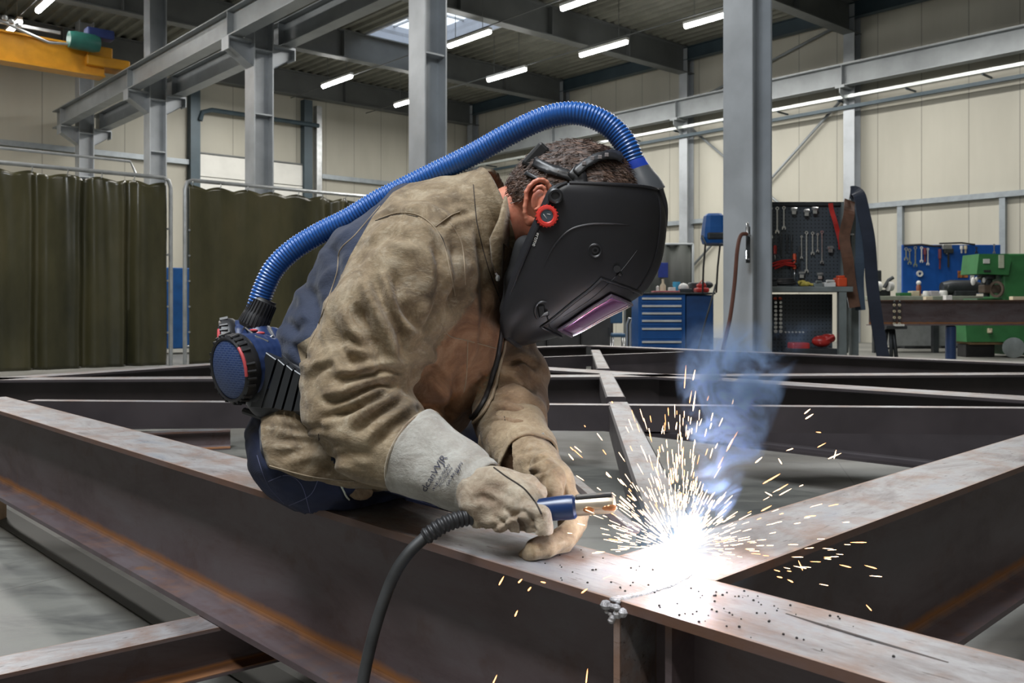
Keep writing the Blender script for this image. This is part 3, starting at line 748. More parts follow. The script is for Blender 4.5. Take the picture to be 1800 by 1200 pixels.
strap([(1494, 352, .10), (1492, 375, 0), (1485, 420, -.02), (1492, 470, -.02), (1502, 540, .0)], .11, D, M_leath, 'leather_strap', 'wide brown leather strap hanging from the rack top')
strap([(1503, 345, .12), (1512, 375, .02), (1513, 430, 0), (1510, 480, 0), (1512, 545, .02)], .10, D+.03, plain('slate_webbing', (.05, .075, .11), .7), 'webbing_strap', 'slate blue strap hanging right of the brown one')
strap([(1495, 338, .12), (1508, 340, .0), (1520, 380, -.06), (1530, 450, -.06), (1536, 530, -.05), (1548, 600, -.05), (1556, 660, -.05)], .12, D-.02, M_navyf, 'lifting_sling', 'long black lifting sling trailing from the rack to the floor', .015)
strap([(1480, 515, .1), (1486, 560, .05), (1484, 620, .05)], .09, D, M_bench, 'webbing_strap', 'grey strap hanging below the bench shelf')
def coil(mb, c, R, r, n=28, tilt=(0, 0, 1)):
    a = Vector(tilt).orthogonal().normalized(); bb = Vector(tilt).normalized().cross(a)
    mb.tube([Vector(c)+a*math.cos(2*PI*k/n)*R+bb*math.sin(2*PI*k/n)*R for k in range(n+1)], r, 8, cap=False)
mb = MB(); 
for k in range(3): coil(mb, (xx(1385), D+.08, zz(500)+.01+.02*k), .09-.01*k, .013)
tag(mb.build('cable_coil', M_black), 'black cable coil lying on the rack shelf', 'cable')
mb = MB(); zt = zz(504)
mb.ball((xx(1412), D+.02, zt+.035), .04, (1.1, .8, .8), 12); mb.ball((xx(1419), D+.0, zt+.028), .03, (1.2, .8, .8), 12); mb.tube([(xx(1408), D, zt+.05), (xx(1403), D-.02, zt+.045)], .014, 8)
for k in range(4): mb.tube([(xx(1420), D-.03+.02*k, zt+.03), (xx(1427), D-.04+.025*k, zt+.018)], .011, 8)
tag(mb.build('work_glove', M_yelw), 'crumpled yellow work glove on the rack shelf', 'glove')
mb = MB(); mb.bbox(xx(1470), xx(1487), D-.04, D+.1, zt, zz(488), .012); mb.bbox(xx(1473), xx(1484), D-.02, D+.06, zz(488), zz(484), .006); tag(mb.build('plastic_case', M_orange), 'bright orange-red case on the right end of the rack shelf', 'case')
for (x0, x1, y0, lb, mt) in ((1322, 1340, 498, 'grey box at the left end of the rack shelf', M_offw), (1342, 1366, 494, 'dark box tool on the left part of the rack shelf', M_dkmet), (1430, 1446, 497, 'grey metal block on the rack shelf', M_bench), (1448, 1468, 496, 'pale tool tray on the rack shelf', M_offw)):
    mb = MB(); mb.bbox(xx(x0), xx(x1), D-.02, D+.12, zt, zz(y0), .006); mb.tube([(xx(x0+3), D-.03, zz(y0)+.012), (xx(x1-2), D, zz(y0)+.012)], .012, 8); tag(mb.build('tool_block', mt), lb, 'tool')
for i, x in enumerate((1376, 1385)):
    t = thing('socket_rail', ['left-hand rail of sockets on the lower board', 'right-hand rail of sockets on the lower board'][i], 'socket rail', (xx(x), D+.27, zz(592)), 'socket rails')
    mb = MB(); mb.box(xx(x)-.008, xx(x)+.008, D+.27, D+.29, zz(600), zz(522)); mb.build('rail', M_dkmet, t)
    for k in range(9):
        y = 524+k*7.4; mb = MB(); r = .014+.0006*k; mb.lathe([(0, -.03), (r, -.03), (r*1.05, 0), (r, .01), (0, .01)], (xx(x), D+.27, zz(y)), (0, 1, 0), 10); mb.build('socket', M_orange if k == 0 else M_chrome, t)
mb = MB(); wrench(mb, 0, zz(600)-zz(520), 0, 0, .02); tag(mb.build('wrench', M_dkmet, M=Matrix.Translation((xx(1357), D+.27, zz(520)))), 'long dark spanner on the lower board left of the socket rails', 'wrench')
mb = MB(); wrench(mb, 0, zz(606)-zz(560), 0, 0, .02); tag(mb.build('wrench', M_chrome, M=Matrix.Translation((xx(1364), D+.26, zz(560)))), 'chrome spanner low on the lower board', 'wrench')
for k in range(6):
    mb = MB(); mb.lathe([(0, -.02), (.009, -.02), (.009, .01), (0, .01)], (xx(1395+k*6.4), D+.28, zz(585)), (0, 1, 0), 8); tag(mb.build('drill_bit_end', M_offw), 'small bright bit end in the row on the lower board', 'bit', 'row of bright bit ends')
mb = MB(); mb.bbox(xx(1392), xx(1423), D-.02, D+.16, zz(620), zz(602), .015); tag(mb.build('red_box', M_red), 'flat red box below the bit row under the bench shelf', 'box')
mb = MB(); mb.ball((xx(1447), D+.05, zz(600)), .075, (1.3, 1, .8), 14); mb.ball((xx(1458), D+.05, zz(595)), .06, (1.3, 1, .8), 14); mb.tube([(xx(1440), D, zz(604)), (xx(1466), D, zz(590))], .02, 8); tag(mb.build('red_bag', M_red), 'crumpled red bag under the right side of the bench shelf', 'bag')
mb = MB(); mb.bbox(xx(1385), xx(1470), D-.05, D+.2, .15, zz(612), .01); tag(mb.build('dark_crate', M_dkmet), 'dark crate on the bottom shelf of the rack', 'crate')

# ---- column fittings, hoses
cD = 7.75; t = thing('hose_hook', 'steel hook plate on the flank of the nearest column', 'hook', W(1314, 430, cD+.1))
mb = MB(); mb.bbox(*sorted((W(1311, 400, 7.98).x, W(1318, 400, 7.98).x)), 7.96, 7.985, W(0, 462, 7.98).z, W(0, 398, 7.98).z, .004); mb.build('plate', M_dkmet, t)
mb = MB(); mb.tube([W(1314, 392, 7.95), W(1315, 400, 7.9), W(1314, 412, 7.88), W(1318, 414, 7.94)], .012, 8); mb.tube([W(1312, 440, 7.94), W(1312, 455, 7.92), W(1317, 455, 7.92)], .008, 8); mb.build('hook', M_chrome, t)
mb = MB(); mb.tube([tuple(p) for p in catmull([tuple(W(x, y, d)) for x, y, d in ((1313, 411, 7.87), (1302, 414, 7.84), (1296, 440, 7.82), (1291, 500, 7.82), (1283, 560, 7.8), (1271, 615, 7.8), (1262, 690, 7.8))], 8)], .017, 8)
tag(mb.build('air_hose', plain('brown_rubber_hose', (.12, .045, .03), .5)), 'thin brown hose hanging from the hook on the nearest column', 'hose')

# ---- blue drawer cabinet
D = 11.0; X = lambda x: W(x, 0, D).x; Z = lambda y: W(0, y, D).z
t = thing('drawer_cabinet', 'blue steel drawer cabinet standing left of the nearest column', 'cabinet', (X(1165), D, 0))
mb = MB(); mb.bbox(X(1122), X(1205), D, D+.62, .05, Z(516), .008); mb.build('body', M_blue, t)
ys_ = (521, 534, 547, 560, 574, 597, 640)
for k in range(6):
    mb = MB(); mb.bbox(X(1126), X(1199), D-.018, D+.01, Z(ys_[k+1])+.010, Z(ys_[k]-1), .004); dr = mb.build('drawer', M_blue, t)
    mb = MB(); mb.bbox(X(1128), X(1197), D-.045, D-.018, Z(ys_[k]+5.5), Z(ys_[k]+2), .004); mb.build('handle', M_offw, dr)
mb = MB(); mb.bbox(X(1120), X(1257), D-.03, D+.66, Z(517), Z(514), .005); mb.build('worktop', M_dkmet, t)
mb = MB(); mb.bbox(X(1207), X(1255), D+.02, D+.6, .05, Z(518), .008); mb.build('side_cupboard', plain('dull_blue_paint', (.010, .06, .20), .45, 0, .2, 6), t)
zt = Z(514)
mb = MB(); mb.lathe([(0, 0), (.035, 0), (.035, .09), (.014, .12), (.014, .17), (0, .17)], (X(1170), D+.2, zt), (0, 0, 1), 12); tag(mb.build('glue_bottle', M_beige), 'beige bottle standing on the blue drawer cabinet', 'bottle')
mb = MB(); mb.ball((X(1163), D+.3, zt+.07), .02, n=8); mb.lathe([(0, 0), (.02, 0), (.02, .06), (0, .06)], (X(1163), D+.3, zt), (0, 0, 1), 10); tag(mb.build('small_bottle', M_offw), 'tiny white capped bottle left of the beige bottle', 'bottle')
mb = MB(); mb.bbox(X(1150), X(1196), D+.02, D+.25, zt, zt+.022, .008); tag(mb.build('red_cloth', plain('dusty_red_cloth', (.36, .10, .11), .8)), 'folded dusty red cloth on the blue drawer cabinet', 'cloth')
mb = MB(); mb.bbox(X(1184), X(1195), D+.28, D+.4, zt, zt+.07, .006); tag(mb.build('paper_box', M_offw), 'small white box beside the beige bottle', 'box')
mb = MB(); mb.ball((X(1207), D+.2, zt+.06), .06, (1.1, .9, 1), 14); tag(mb.build('rag_ball', M_offw), 'crumpled pale rag on the cabinet corner', 'rag')
mb = MB(); mb.lathe([(0, 0), (.04, 0), (.035, .06), (.05, .1), (.045, .14), (0, .14)], (X(1199), D+.38, zt), (0, 0, 1), 12); tag(mb.build('blue_cup', plain('light_blue_plastic', (.05, .3, .5), .4)), 'light blue cup behind the pale rag', 'cup')
mb = MB(); mb.bbox(X(1196), X(1218), D+.05, D+.14, zt, zt+.05, .01); tag(mb.build('power_tool', M_dkmet), 'dark hand tool in front of the pale rag', 'tool')
mb = MB(); mb.bbox(X(1226), X(1249), D+.05, D+.25, zt, zt+.06, .02); mb.bbox(X(1229), X(1245), D+.08, D+.2, zt+.06, zt+.11, .02); mb.tube([(X(1231), D+.1, zt+.1), (X(1237), D+.1, zt+.15), (X(1243), D+.1, zt+.1)], .008, 6); tag(mb.build('grease_can', M_red), 'small red can on the cupboard right of the drawers', 'can')
mb = MB(); mb.bbox(X(1222), X(1254), D+.3, D+.5, zt, zt+.13, .02); mb.ball((X(1255), D+.36, zt+.1), .06, (1.2, 1, .8), 12); tag(mb.build('tool_bag', M_dkmet), 'black tool bag behind the red can', 'bag')
# hood on rods
hd = thing('blue_hood', 'blue hood held up on two thin black rods left of the nearest column', 'hood', W(1252, 512, 10.9))
mb = MB(); Dh = 10.85; s = Dh/F
c0 = W(1254, 405, Dh)
vs = []; rings = ((376, 13, .10), (380, 17, .12), (400, 20, .14), (418, 22, .15), (428, 19, .13), (431, 10, .08))
for y, rw, rd in rings:
    for k in range(10):
        a = 2*PI*k/10; vs.append((c0.x+math.copysign(abs(math.cos(a))**.6, math.cos(a))*rw*s, Dh+math.copysign(abs(math.sin(a))**.6, math.sin(a))*rd, W(0, y, Dh).z))
mb.add(vs, [(i*10+k, i*10+(k+1) % 10, i*10+10+(k+1) % 10, i*10+10+k) for i in range(5) for k in range(10)]+[list(range(10)), list(range(50, 60))[::-1]]); mb.build('shell', M_blue, hd)
mb = MB(); mb.bbox(c0.x-.10, c0.x+.14, Dh-.16, Dh-.1, W(0, 422, Dh).z, W(0, 410, Dh).z, .02); mb.tube([(c0.x-.16, Dh-.1, W(0, 415, Dh).z), (c0.x-.11, Dh-.14, W(0, 432, Dh).z), (c0.x+.1, Dh-.14, W(0, 432, Dh).z)], .012, 6); mb.build('collar', M_dkmet, hd)
for xa, xb_ in ((1240, 1235), (1266, 1259)):
    mb = MB(); mb.tube([W(xa, 428, Dh), W((xa+xb_)/2-1, 470, Dh), W(xb_, 514, Dh+.1)], .012, 6); mb.build('rod', M_black, hd)
mb = MB(); mb.tube([tuple(p) for p in catmull([tuple(W(x, y, d)) for x, y, d in ((1258, 500, 10.9), (1250, 530, 10.75), (1240, 565, 10.7), (1228, 612, 10.7), (1222, 655, 10.7))], 6)], .012, 6); tag(mb.build('grey_cable', M_dkmet), 'grey cable hanging over the front of the blue cupboard', 'cable')

# ---- dark lockers and screens behind the helmet
D = 13.0; X = lambda x: W(x, 0, D).x; Z = lambda y: W(0, y, D).z
M_dkcab = plain('dark_brown_grey_cabinet', (.045, .043, .042), .45, .1, .15, 3)
for i, (a, c) in enumerate(((900, 960), (961, 1020), (1021, 1078))):
    t = thing('locker', ['dark locker cabinet just right of the far sleeve', 'dark locker cabinet below the helmet chin', 'dark locker cabinet beside the blue chair'][i], 'locker', (X(a), D, 0), 'dark lockers')
    mb = MB(); mb.bbox(X(a), X(c), D, D+.5, .05, Z(540), .01); mb.build('body', M_dkcab, t)
    mb = MB(); mb.bbox(X(a+3), X(c-3), D-.02, D+.005, .1, Z(544), .005); dr = mb.build('door', M_dkcab, t)
    mb = MB(); mb.bbox(X(c-9), X(c-7), D-.045, D-.02, Z(590), Z(575), .003); mb.build('handle', M_dkmet, dr)
D2 = 14.5; X2 = lambda x: W(x, 0, D2).x; Z2 = lambda y: W(0, y, D2).z
mb = MB(); n = 40; vs = []
for j in range(2):
    for i in range(n+1):
        x = X2(1100)+(X2(1216)-X2(1100))*i/n; vs.append((x, D2+.025*math.sin(i*.5), .1 if j == 0 else Z2(431)))
mb.add(vs, [(i, i+1, n+2+i, n+1+i) for i in range(n)], smooth=True)
t = thing('dark_screen', 'dark green-grey screen curtain hanging behind the drawer cabinet', 'curtain', (X2(1158), D2, 0))
o = mb.build('sheet', plain('dark_screen_film', (.032, .038, .032), .65, 0, .2, 1.5), t); sm = o.modifiers.new('t', 'SOLIDIFY'); sm.thickness = .004
mb = MB(); mb.tube([(X2(1098), D2, Z2(429)), (X2(1218), D2, Z2(429))], .02, 8); mb.tube([(X2(1218), D2, 0), (X2(1218), D2, Z2(429))], .02, 8); mb.tube([(X2(1098), D2, 0), (X2(1098), D2, Z2(429))], .02, 8); mb.build('frame', M_steel, t)
mb = MB(); mb.bbox(X2(1155), X2(1172), D2-.12, D2-.09, Z2(488), Z2(462), .004); tag(mb.build('blue_sign', plain('deep_blue_sign', (.01, .03, .22), .5)), 'small deep blue panel on the dark screen curtain', 'panel')
# blue chair with chrome legs
D = 12.0; X = lambda x: W(x, 0, D).x; Z = lambda y: W(0, y, D).z
t = thing('workshop_chair', 'blue chair with bright tube legs left of the drawer cabinet', 'chair', (X(1098), D, 0))
M_bl3 = plain('faded_blue_seat', (.03, .09, .17), .5)
mb = MB(); mb.bbox(X(1080), X(1104), D+.2, D+.5, .44, .49, .02); mb.build('seat', M_bl3, t)
mb = MB(); mb.bbox(X(1080), X(1102), D+.46, D+.50, .62, .95, .015); mb.build('backrest', M_bl3, t)
for a in (1081, 1101):
    for dd_ in (.22, .48):
        mb = MB(); mb.tube([(X(a), D+dd_, .44), (X(a+(1 if a > 1090 else -1)), D+dd_, .0)], .012, 8); mb.build('leg', M_chrome, t)
t = thing('bent_pipe_rack', 'bent bright pipe hoops standing beside the blue chair', 'pipe rack', (X(1112), D-.2, 0))
for a in (1105, 1111):
    mb = MB(); x0 = X(a)
    mb.tube([(x0-.05, D-.2, 0), (x0-.05, D-.2, .62), (x0-.02, D-.2, .70), (x0+.03, D-.2, .70), (x0+.06, D-.2, .62), (x0+.06, D-.2, 0)], .015, 8); mb.build('hoop', M_galv, t)

# ---- right side: blue pegboard, bench with beam, green milling machine
D = 17.5; X = lambda x: W(x, 0, D).x; Z = lambda y: W(0, y, D).z
t = thing('blue_pegboard', 'bright blue pegboard standing on the bench behind the green machine', 'pegboard', (X(1670), D, Z(515)))
mb = MB(); mb.bbox(X(1586), X(1759), D, D+.05, Z(516), Z(430), .01); mb.build('board', M_blue2, t)
mb = MB(); mb.tube([(X(1588), D-.02, Z(431)), (X(1618), D-.05, Z(430)), (X(1640), D-.05, Z(433)), (X(1655), D-.02, Z(432))], .02, 6); mb.tube([(X(1650), D-.03, Z(428)), (X(1688), D-.05, Z(427)), (X(1712), D-.03, Z(430))], .018, 6); mb.build('cable_trim', M_black, t)
rp = random.Random(5)
def hang(x, y0, y1, mat, lb, r=.022, k=0):
    h = Z(y1)-Z(y0); mb = MB()
    if k == 0: wrench(mb, 0, h, 0, 0, r)
    elif k == 1: mb.box(-.012, .012, -.01, .01, h*.95, 0); mb.lathe([(0, 0), (.03, 0), (.03, h*.45), (0, h*.45)], (0, 0, 0), (0, 0, 1), 8)
    else: mb.box(-.015, .015, -.01, .01, h, 0); mb.bbox(-.09, .09, -.03, .03, -.06, .03, .01)
    tag(mb.build('hanging_tool', mat, M=Matrix.Translation((X(x), D-.07, Z(y0)))), lb, 'tool')
for a in ((1590, 438, 455, M_chrome, 'leftmost short spanner on the blue pegboard', .03), (1596, 440, 462, M_chrome, 'second spanner from the post on the blue pegboard', .03), (1606, 436, 466, M_chrome, 'long spanner left of the dark tools on the blue pegboard', .03),
          (1617, 436, 459, M_offw, 'pale spanner beside the dark red bars on the blue pegboard', .025), (1628, 438, 464, M_offw, 'bright flat bar at the right of the first tool group', .022),
          (1623, 436, 462, plain('dull_maroon', (.15, .03, .04), .5), 'dull maroon bar in the first tool group on the blue pegboard', .02, 1), (1649, 438, 475, plain('dull_maroon', (.15, .03, .04), .5), 'long maroon-handled tool in the middle of the blue pegboard', .02, 1),
          (1661, 433, 447, M_chrome, 'chrome hammer on the blue pegboard', .03, 2), (1664, 440, 470, M_dkmet, 'long black-handled hammer on the blue pegboard', .03, 2), (1687, 432, 446, M_offw, 'white chisel near the top of the blue pegboard', .03, 1), (1694, 432, 446, M_beige, 'tan-handled chisel beside the white one', .03, 1),
          (1744, 431, 444, M_chrome, 'thin bright dividers at the right of the blue pegboard', .02), (1713, 436, 444, M_dkmet, 'small dark pliers right of the chisels', .02)):
    hang(*a)
mb = MB(); mb.lathe([(.03, -.02), (.06, -.02), (.06, .02), (.03, .02), (.03, -.02)], (X(1615), D-.04, Z(481)), (0, 1, 0), 14); tag(mb.build('tape_roll', M_offw), 'white tape roll hung on the blue pegboard', 'tape roll')
mb = MB(); mb.bbox(X(1683), X(1701), D-.02, D, Z(488), Z(476), .003); tag(mb.build('picture_card', plain('orange_brown_card', (.45, .16, .05), .5, 0, .4, 18)), 'small card with orange-brown print on the blue pegboard', 'card')
mb = MB(); mb.bbox(X(1705), X(1712), D-.02, D, Z(492), Z(475), .003); tag(mb.build('notice', M_offw), 'narrow white notice on the blue pegboard', 'notice')
# bench
t = thing('workbench', 'long low workbench below the blue pegboard', 'bench', (X(1670), D-.5, 0)); D = 16.7
X = lambda x: W(x, 0, D).x; Z = lambda y: W(0, y, D).z
mb = MB(); mb.bbox(X(1540), X(1830), D, D+.85, Z(528), Z(520), .01); mb.build('top', plain('worn_bench_top', (.25, .27, .22), .5), t)
for a in (1545, 1650, 1825):
    mb = MB(); mb.box(X(a)-.05, X(a)+.05, D+.1, D+.2, 0, Z(528)); mb.build('leg', M_dkmet, t)
mb = MB(); mb.bbox(X(1580), X(1700), D+.2, D+.7, .12, Z(560), .01); mb.build('under_cabinet', plain('pale_grey_drawer', (.22, .23, .23), .5), t)
zt = Z(520)
for (x0, x1, y0, mt, nm, lb, sh) in ((1608, 1621, 511, M_beige, 'cardboard_box', 'cream box at the left of the bench below the pegboard', 0), (1629, 1639, 511, M_offw, 'glass_jar', 'pale jar under the white-capped bottle', 1), (1641, 1655, 511, plain('mauve_grey', (.40, .38, .40), .5), 'tin_box', 'mauve-grey tin beside the pale jar', 0),
          (1658, 1672, 510, M_offw, 'glass_jar', 'larger pale blue jar in the middle of the bench', 1), (1586, 1606, 514, M_green, 'green_case', 'flat dark green case at the bench end', 0)):
    mb = MB()
    if sh: r = (X(x1)-X(x0))/2; mb.lathe([(0, 0), (r, 0), (r, Z(y0)-zt-.03), (r*.8, Z(y0)-zt), (0, Z(y0)-zt)], ((X(x0)+X(x1))/2, D+.15, zt), (0, 0, 1), 14)
    else: mb.bbox(X(x0), X(x1), D+.1, D+.3, zt, Z(y0), .008)
    tag(mb.build(nm, mt), lb, 'container')
mb = MB(); mb.lathe([(0, 0), (.04, 0), (.045, .18), (.03, .22), (0, .22)], (X(1632), D+.4, zt), (0, 0, 1), 10); t2 = thing('spray_bottle', 'brown bottle with round white cap on the bench', 'bottle', (X(1632), D+.4, zt)); mb.build('bottle', plain('brown_bottle', (.2, .06, .03), .4), t2)
mb = MB(); mb.ball((X(1632), D+.4, zt+.25), .045, n=10); mb.build('cap', M_offw, t2)
# vice and dark motor in front of the pegboard
t = thing('bench_vice', 'dark bench vice with round body beside the green machine head', 'vice', (X(1700), D+.1, zt))
mb = MB(); mb.lathe([(0, -.35), (.10, -.35), (.14, -.2), (.14, .2), (.1, .35), (0, .35)], (X(1700), D+.25, zt+.16), (1, 0, 0), 14); mb.build('body', M_dkmet, t)
mb = MB(); mb.bbox(X(1683), X(1722), D+.1, D+.4, zt, zt+.10, .02); mb.build('base', M_dkmet, t)
mb = MB(); mb.ball((X(1676), D+.2, zt+.16), .08, n=12); mb.build('jaw', M_dkmet, t)
# pillar machine left on bench
t = thing('grinder', 'dark bench grinder with white wheels left of the blue pegboard', 'grinder', (X(1560), D+.1, zt))
mb = MB(); mb.bbox(X(1545), X(1572), D+.15, D+.45, zt, zt+.12, .02); mb.bbox(X(1548), X(1558), D+.2, D+.4, zt+.12, Z(474), .02); mb.build('body', M_dkmet, t)
for a in (1547, 1568):
    mb = MB(); mb.lathe([(0, -.04), (.09, -.04), (.09, .04), (0, .04)], (X(a), D+.1, zt+.18), (1, .2, 0), 16); mb.build('wheel', M_offw, t)
mb = MB(); mb.tube([(X(1558), D+.1, Z(505)), (X(1566), D+.1, Z(492)), (X(1574), D+.1, Z(487))], .035, 8); mb.build('arm', M_dkmet, t)
# steel beam lying on trestles in front of the bench
D = 13.2; X = lambda x: W(x, 0, D).x; Z = lambda y: W(0, y, D).z
member('stored_beam', 'brown steel beam lying on trestles in front of the bench at the right', (X(1532), D+.1, Z(527)), (X(1900), D+.1, Z(528)), h=Z(527)-Z(572), w=.2)
t = thing('trestle', 'dark screw-jack trestle under the left end of the stored beam', 'trestle', (X(1570), D, 0))
mb = MB(); mb.bbox(X(1553), X(1590), D-.1, D+.3, Z(578), Z(572), .01); mb.build('head', M_dkmet, t)
mb = MB(); mb.bbox(X(1568), X(1584), D-.12, D-.04, Z(573), Z(569.5), .004); mb.build('bright_plate', M_offw, t)
for dx in (-14, 2, 12):
    mb = MB(); mb.tube([(X(1570+dx*.4), D+.1, Z(577)), (X(1570+dx), D+.1, .0)], .03, 8); mb.build('leg', M_dkmet, t)
t = thing('chain_clamp', 'chain clamp hanging over the left end of the stored beam', 'clamp', (X(1575), D-.1, Z(570)))
for dx in (0, 9):
    for k in range(8):
        mb = MB(); z0 = Z(528+k*5.5); mb.lathe([(.010, -.01), (.020, -.01), (.020, .01), (.010, .01), (.010, -.01)], (X(1571+dx), D-.02-.0, z0-.02), (0, 1, 0) if k % 2 else (1, 0, 0), 8); mb.build('chain_link', M_beige if k % 2 else M_dkmet, t)
t = thing('roller_stand', 'dark blue round stand under the middle of the stored beam', 'stand', (X(1677), D, 0))
mb = MB(); mb.lathe([(0, .0), (.075, .0), (.075, Z(574)), (.05, Z(572)), (0, Z(572))], (X(1677), D+.1, 0), (0, 0, 1), 18); mb.build('pillar', plain('dark_blue_stand', (.015, .04, .12), .35), t)
mb = MB(); mb.bbox(X(1654), X(1684), D-.15, D+.2, 0, .05, .01); mb.build('foot', M_black, t)
# items on the stored beam
D = 13.3; 
for (x0, x1, y0, lb, mt) in ((1625, 1637, 521, 'small cream block on the stored beam, left one', M_beige), (1660, 1671, 519, 'small pale block on the stored beam below the jars', M_offw), (1777, 1800, 521, 'flat cream plate on the stored beam in front of the machine', M_beige)):
    mb = MB(); mb.bbox(X(x0), X(x1), D-.05, D+.05, W(0, 527, 13.2).z+.0005, Z(y0), .004); tag(mb.build('packing_piece', mt), lb, 'block')
# green milling machine
D = 15.2; X = lambda x: W(x, 0, D).x; Z = lambda y: W(0, y, D).z
t = thing('milling_machine', 'green milling machine with tilted head at the right edge', 'milling machine', (X(1760), D, 0))
mb = MB(); mb.prism([(X(1717), Z(481)), (X(1721), Z(446)), (X(1772), Z(446)), (X(1778), Z(455)), (X(1773), Z(483))], D, D+.55); mb.build('head', M_green, t)
mb = MB(); mb.bbox(X(1768), X(1812), D+.08, D+.75, .9, Z(445), .03); mb.build('column', M_green, t)
mb = MB(); mb.prism([(X(1700), Z(571)), (X(1825), Z(571)), (X(1825), .04), (X(1780), .04), (X(1778), Z(601)), (X(1702), Z(601))], D+.05, D+.7); mb.build('base', M_green, t)
mb = MB(); mb.bbox(X(1722), X(1790), D+.1, D+.6, Z(571), Z(524), .03); mb.build('knee', plain('dark_green', (.02, .08, .03), .4), t)
mb = MB(); mb.bbox(X(1728), X(1739), D-.02, D+.01, Z(463), Z(455), .003); mb.build('name_plate', M_offw, t)
mb = MB(); mb.bbox(X(1755), X(1764), D-.02, D+.01, Z(471), Z(448), .003); mb.build('scale_plate', plain('pale_green_plate', (.45, .5, .38), .5), t)
mb = MB(); mb.bbox(X(1729), X(1741), D-.015, D+.01, Z(478), Z(474.5), .002); mb.build('slot', M_black, t)
mb = MB(); mb.lathe([(0, 0), (.14, 0), (.14, .06), (.09, .08), (.09, .22), (.05, .26), (.05, .36), (0, .36)], (X(1748), D+.25, Z(483)), (0, 0, -1), 16); mb.build('spindle', M_dkmet, t)
for x, y, r in ((1716, 494, .05), (1735, 492, .035), (1722, 490, .03)):
    mb = MB(); mb.ball((X(x), D+.1, Z(y)), r, (.8, .8, 1.4), 12); mb.tube([(X(x), D+.1, Z(y)), (X(x+14), D+.2, Z(y-4))], .012, 6); mb.build('hand_lever', M_offw, t)
mb = MB(); mb.lathe([(.10, -.015), (.14, -.015), (.14, .015), (.10, .015), (.10, -.015)], (X(1752), D+.0, Z(508)), (1, .4, 0), 20); mb.bbox(X(1735), X(1765), D+.1, D+.3, Z(515), Z(500), .02); mb.build('hand_wheel', plain('worn_bronze', (.12, .09, .07), .4, .4), t)
mb = MB(); mb.bbox(X(1738), X(1744), D-.01, D+.06, Z(585), Z(577), .004); mb.ball((X(1741), D, Z(583)), .025, n=8); mb.build('lock', M_beige, t)
mb = MB(); mb.bbox(X(1712), X(1775), D+.1, D+.6, Z(606), Z(601), .01); mb.build('wooden_skid', M_wood, t)
mb = MB(); mb.bbox(X(1708), X(1760), D+.2, D+.5, .0, Z(606), .01); mb.build('plinth', M_black, t)
mb = MB(); mb.lathe([(0, -.03), (.17, -.03), (.17, .03), (0, .03)], (X(1779), D-.05, .17), (.6, 1, 0), 18); mb.build('guard_disc', M_bench, t)
# dark clutter along the wall foot
for x0, x1, y0, D, lb in ((1590, 1650, 575, 18.5, 'dark low crate on the floor below the bench'), (1655, 1700, 580, 18.8, 'dark flat stack on the floor left of the machine base')):
    mb = MB(); a = W(x0, 0, D).x; c = W(x1, 0, D).x; mb.bbox(a, c, D, D+.5, 0, W(0, y0, D).z, .01); mb.bbox(a+.2, c-.1, D-.02, D, .05, .2, .005); tag(mb.build('floor_crate', M_dkmet), lb, 'crate')
mb = MB(); pts = [(x, y) for x, y in ((1560, 612), (1600, 608), (1640, 603), (1680, 606), (1730, 602), (1780, 605))]
mb.tube([tuple(q) for q in catmull([tuple(ground(x, y, .02)) for x, y in pts], 8)], .02, 6); tag(mb.build('floor_cable', M_black), 'black cable snaking over the floor before the green machine', 'cable')
mb = MB(); p = ground(1590, 608, 0); mb.bbox(p.x-.3, p.x+.2, p.y-.1, p.y+.1, 0, .04, .01); tag(mb.build('timber_offcut', M_beige), 'cream timber offcut lying on the far floor', 'timber')
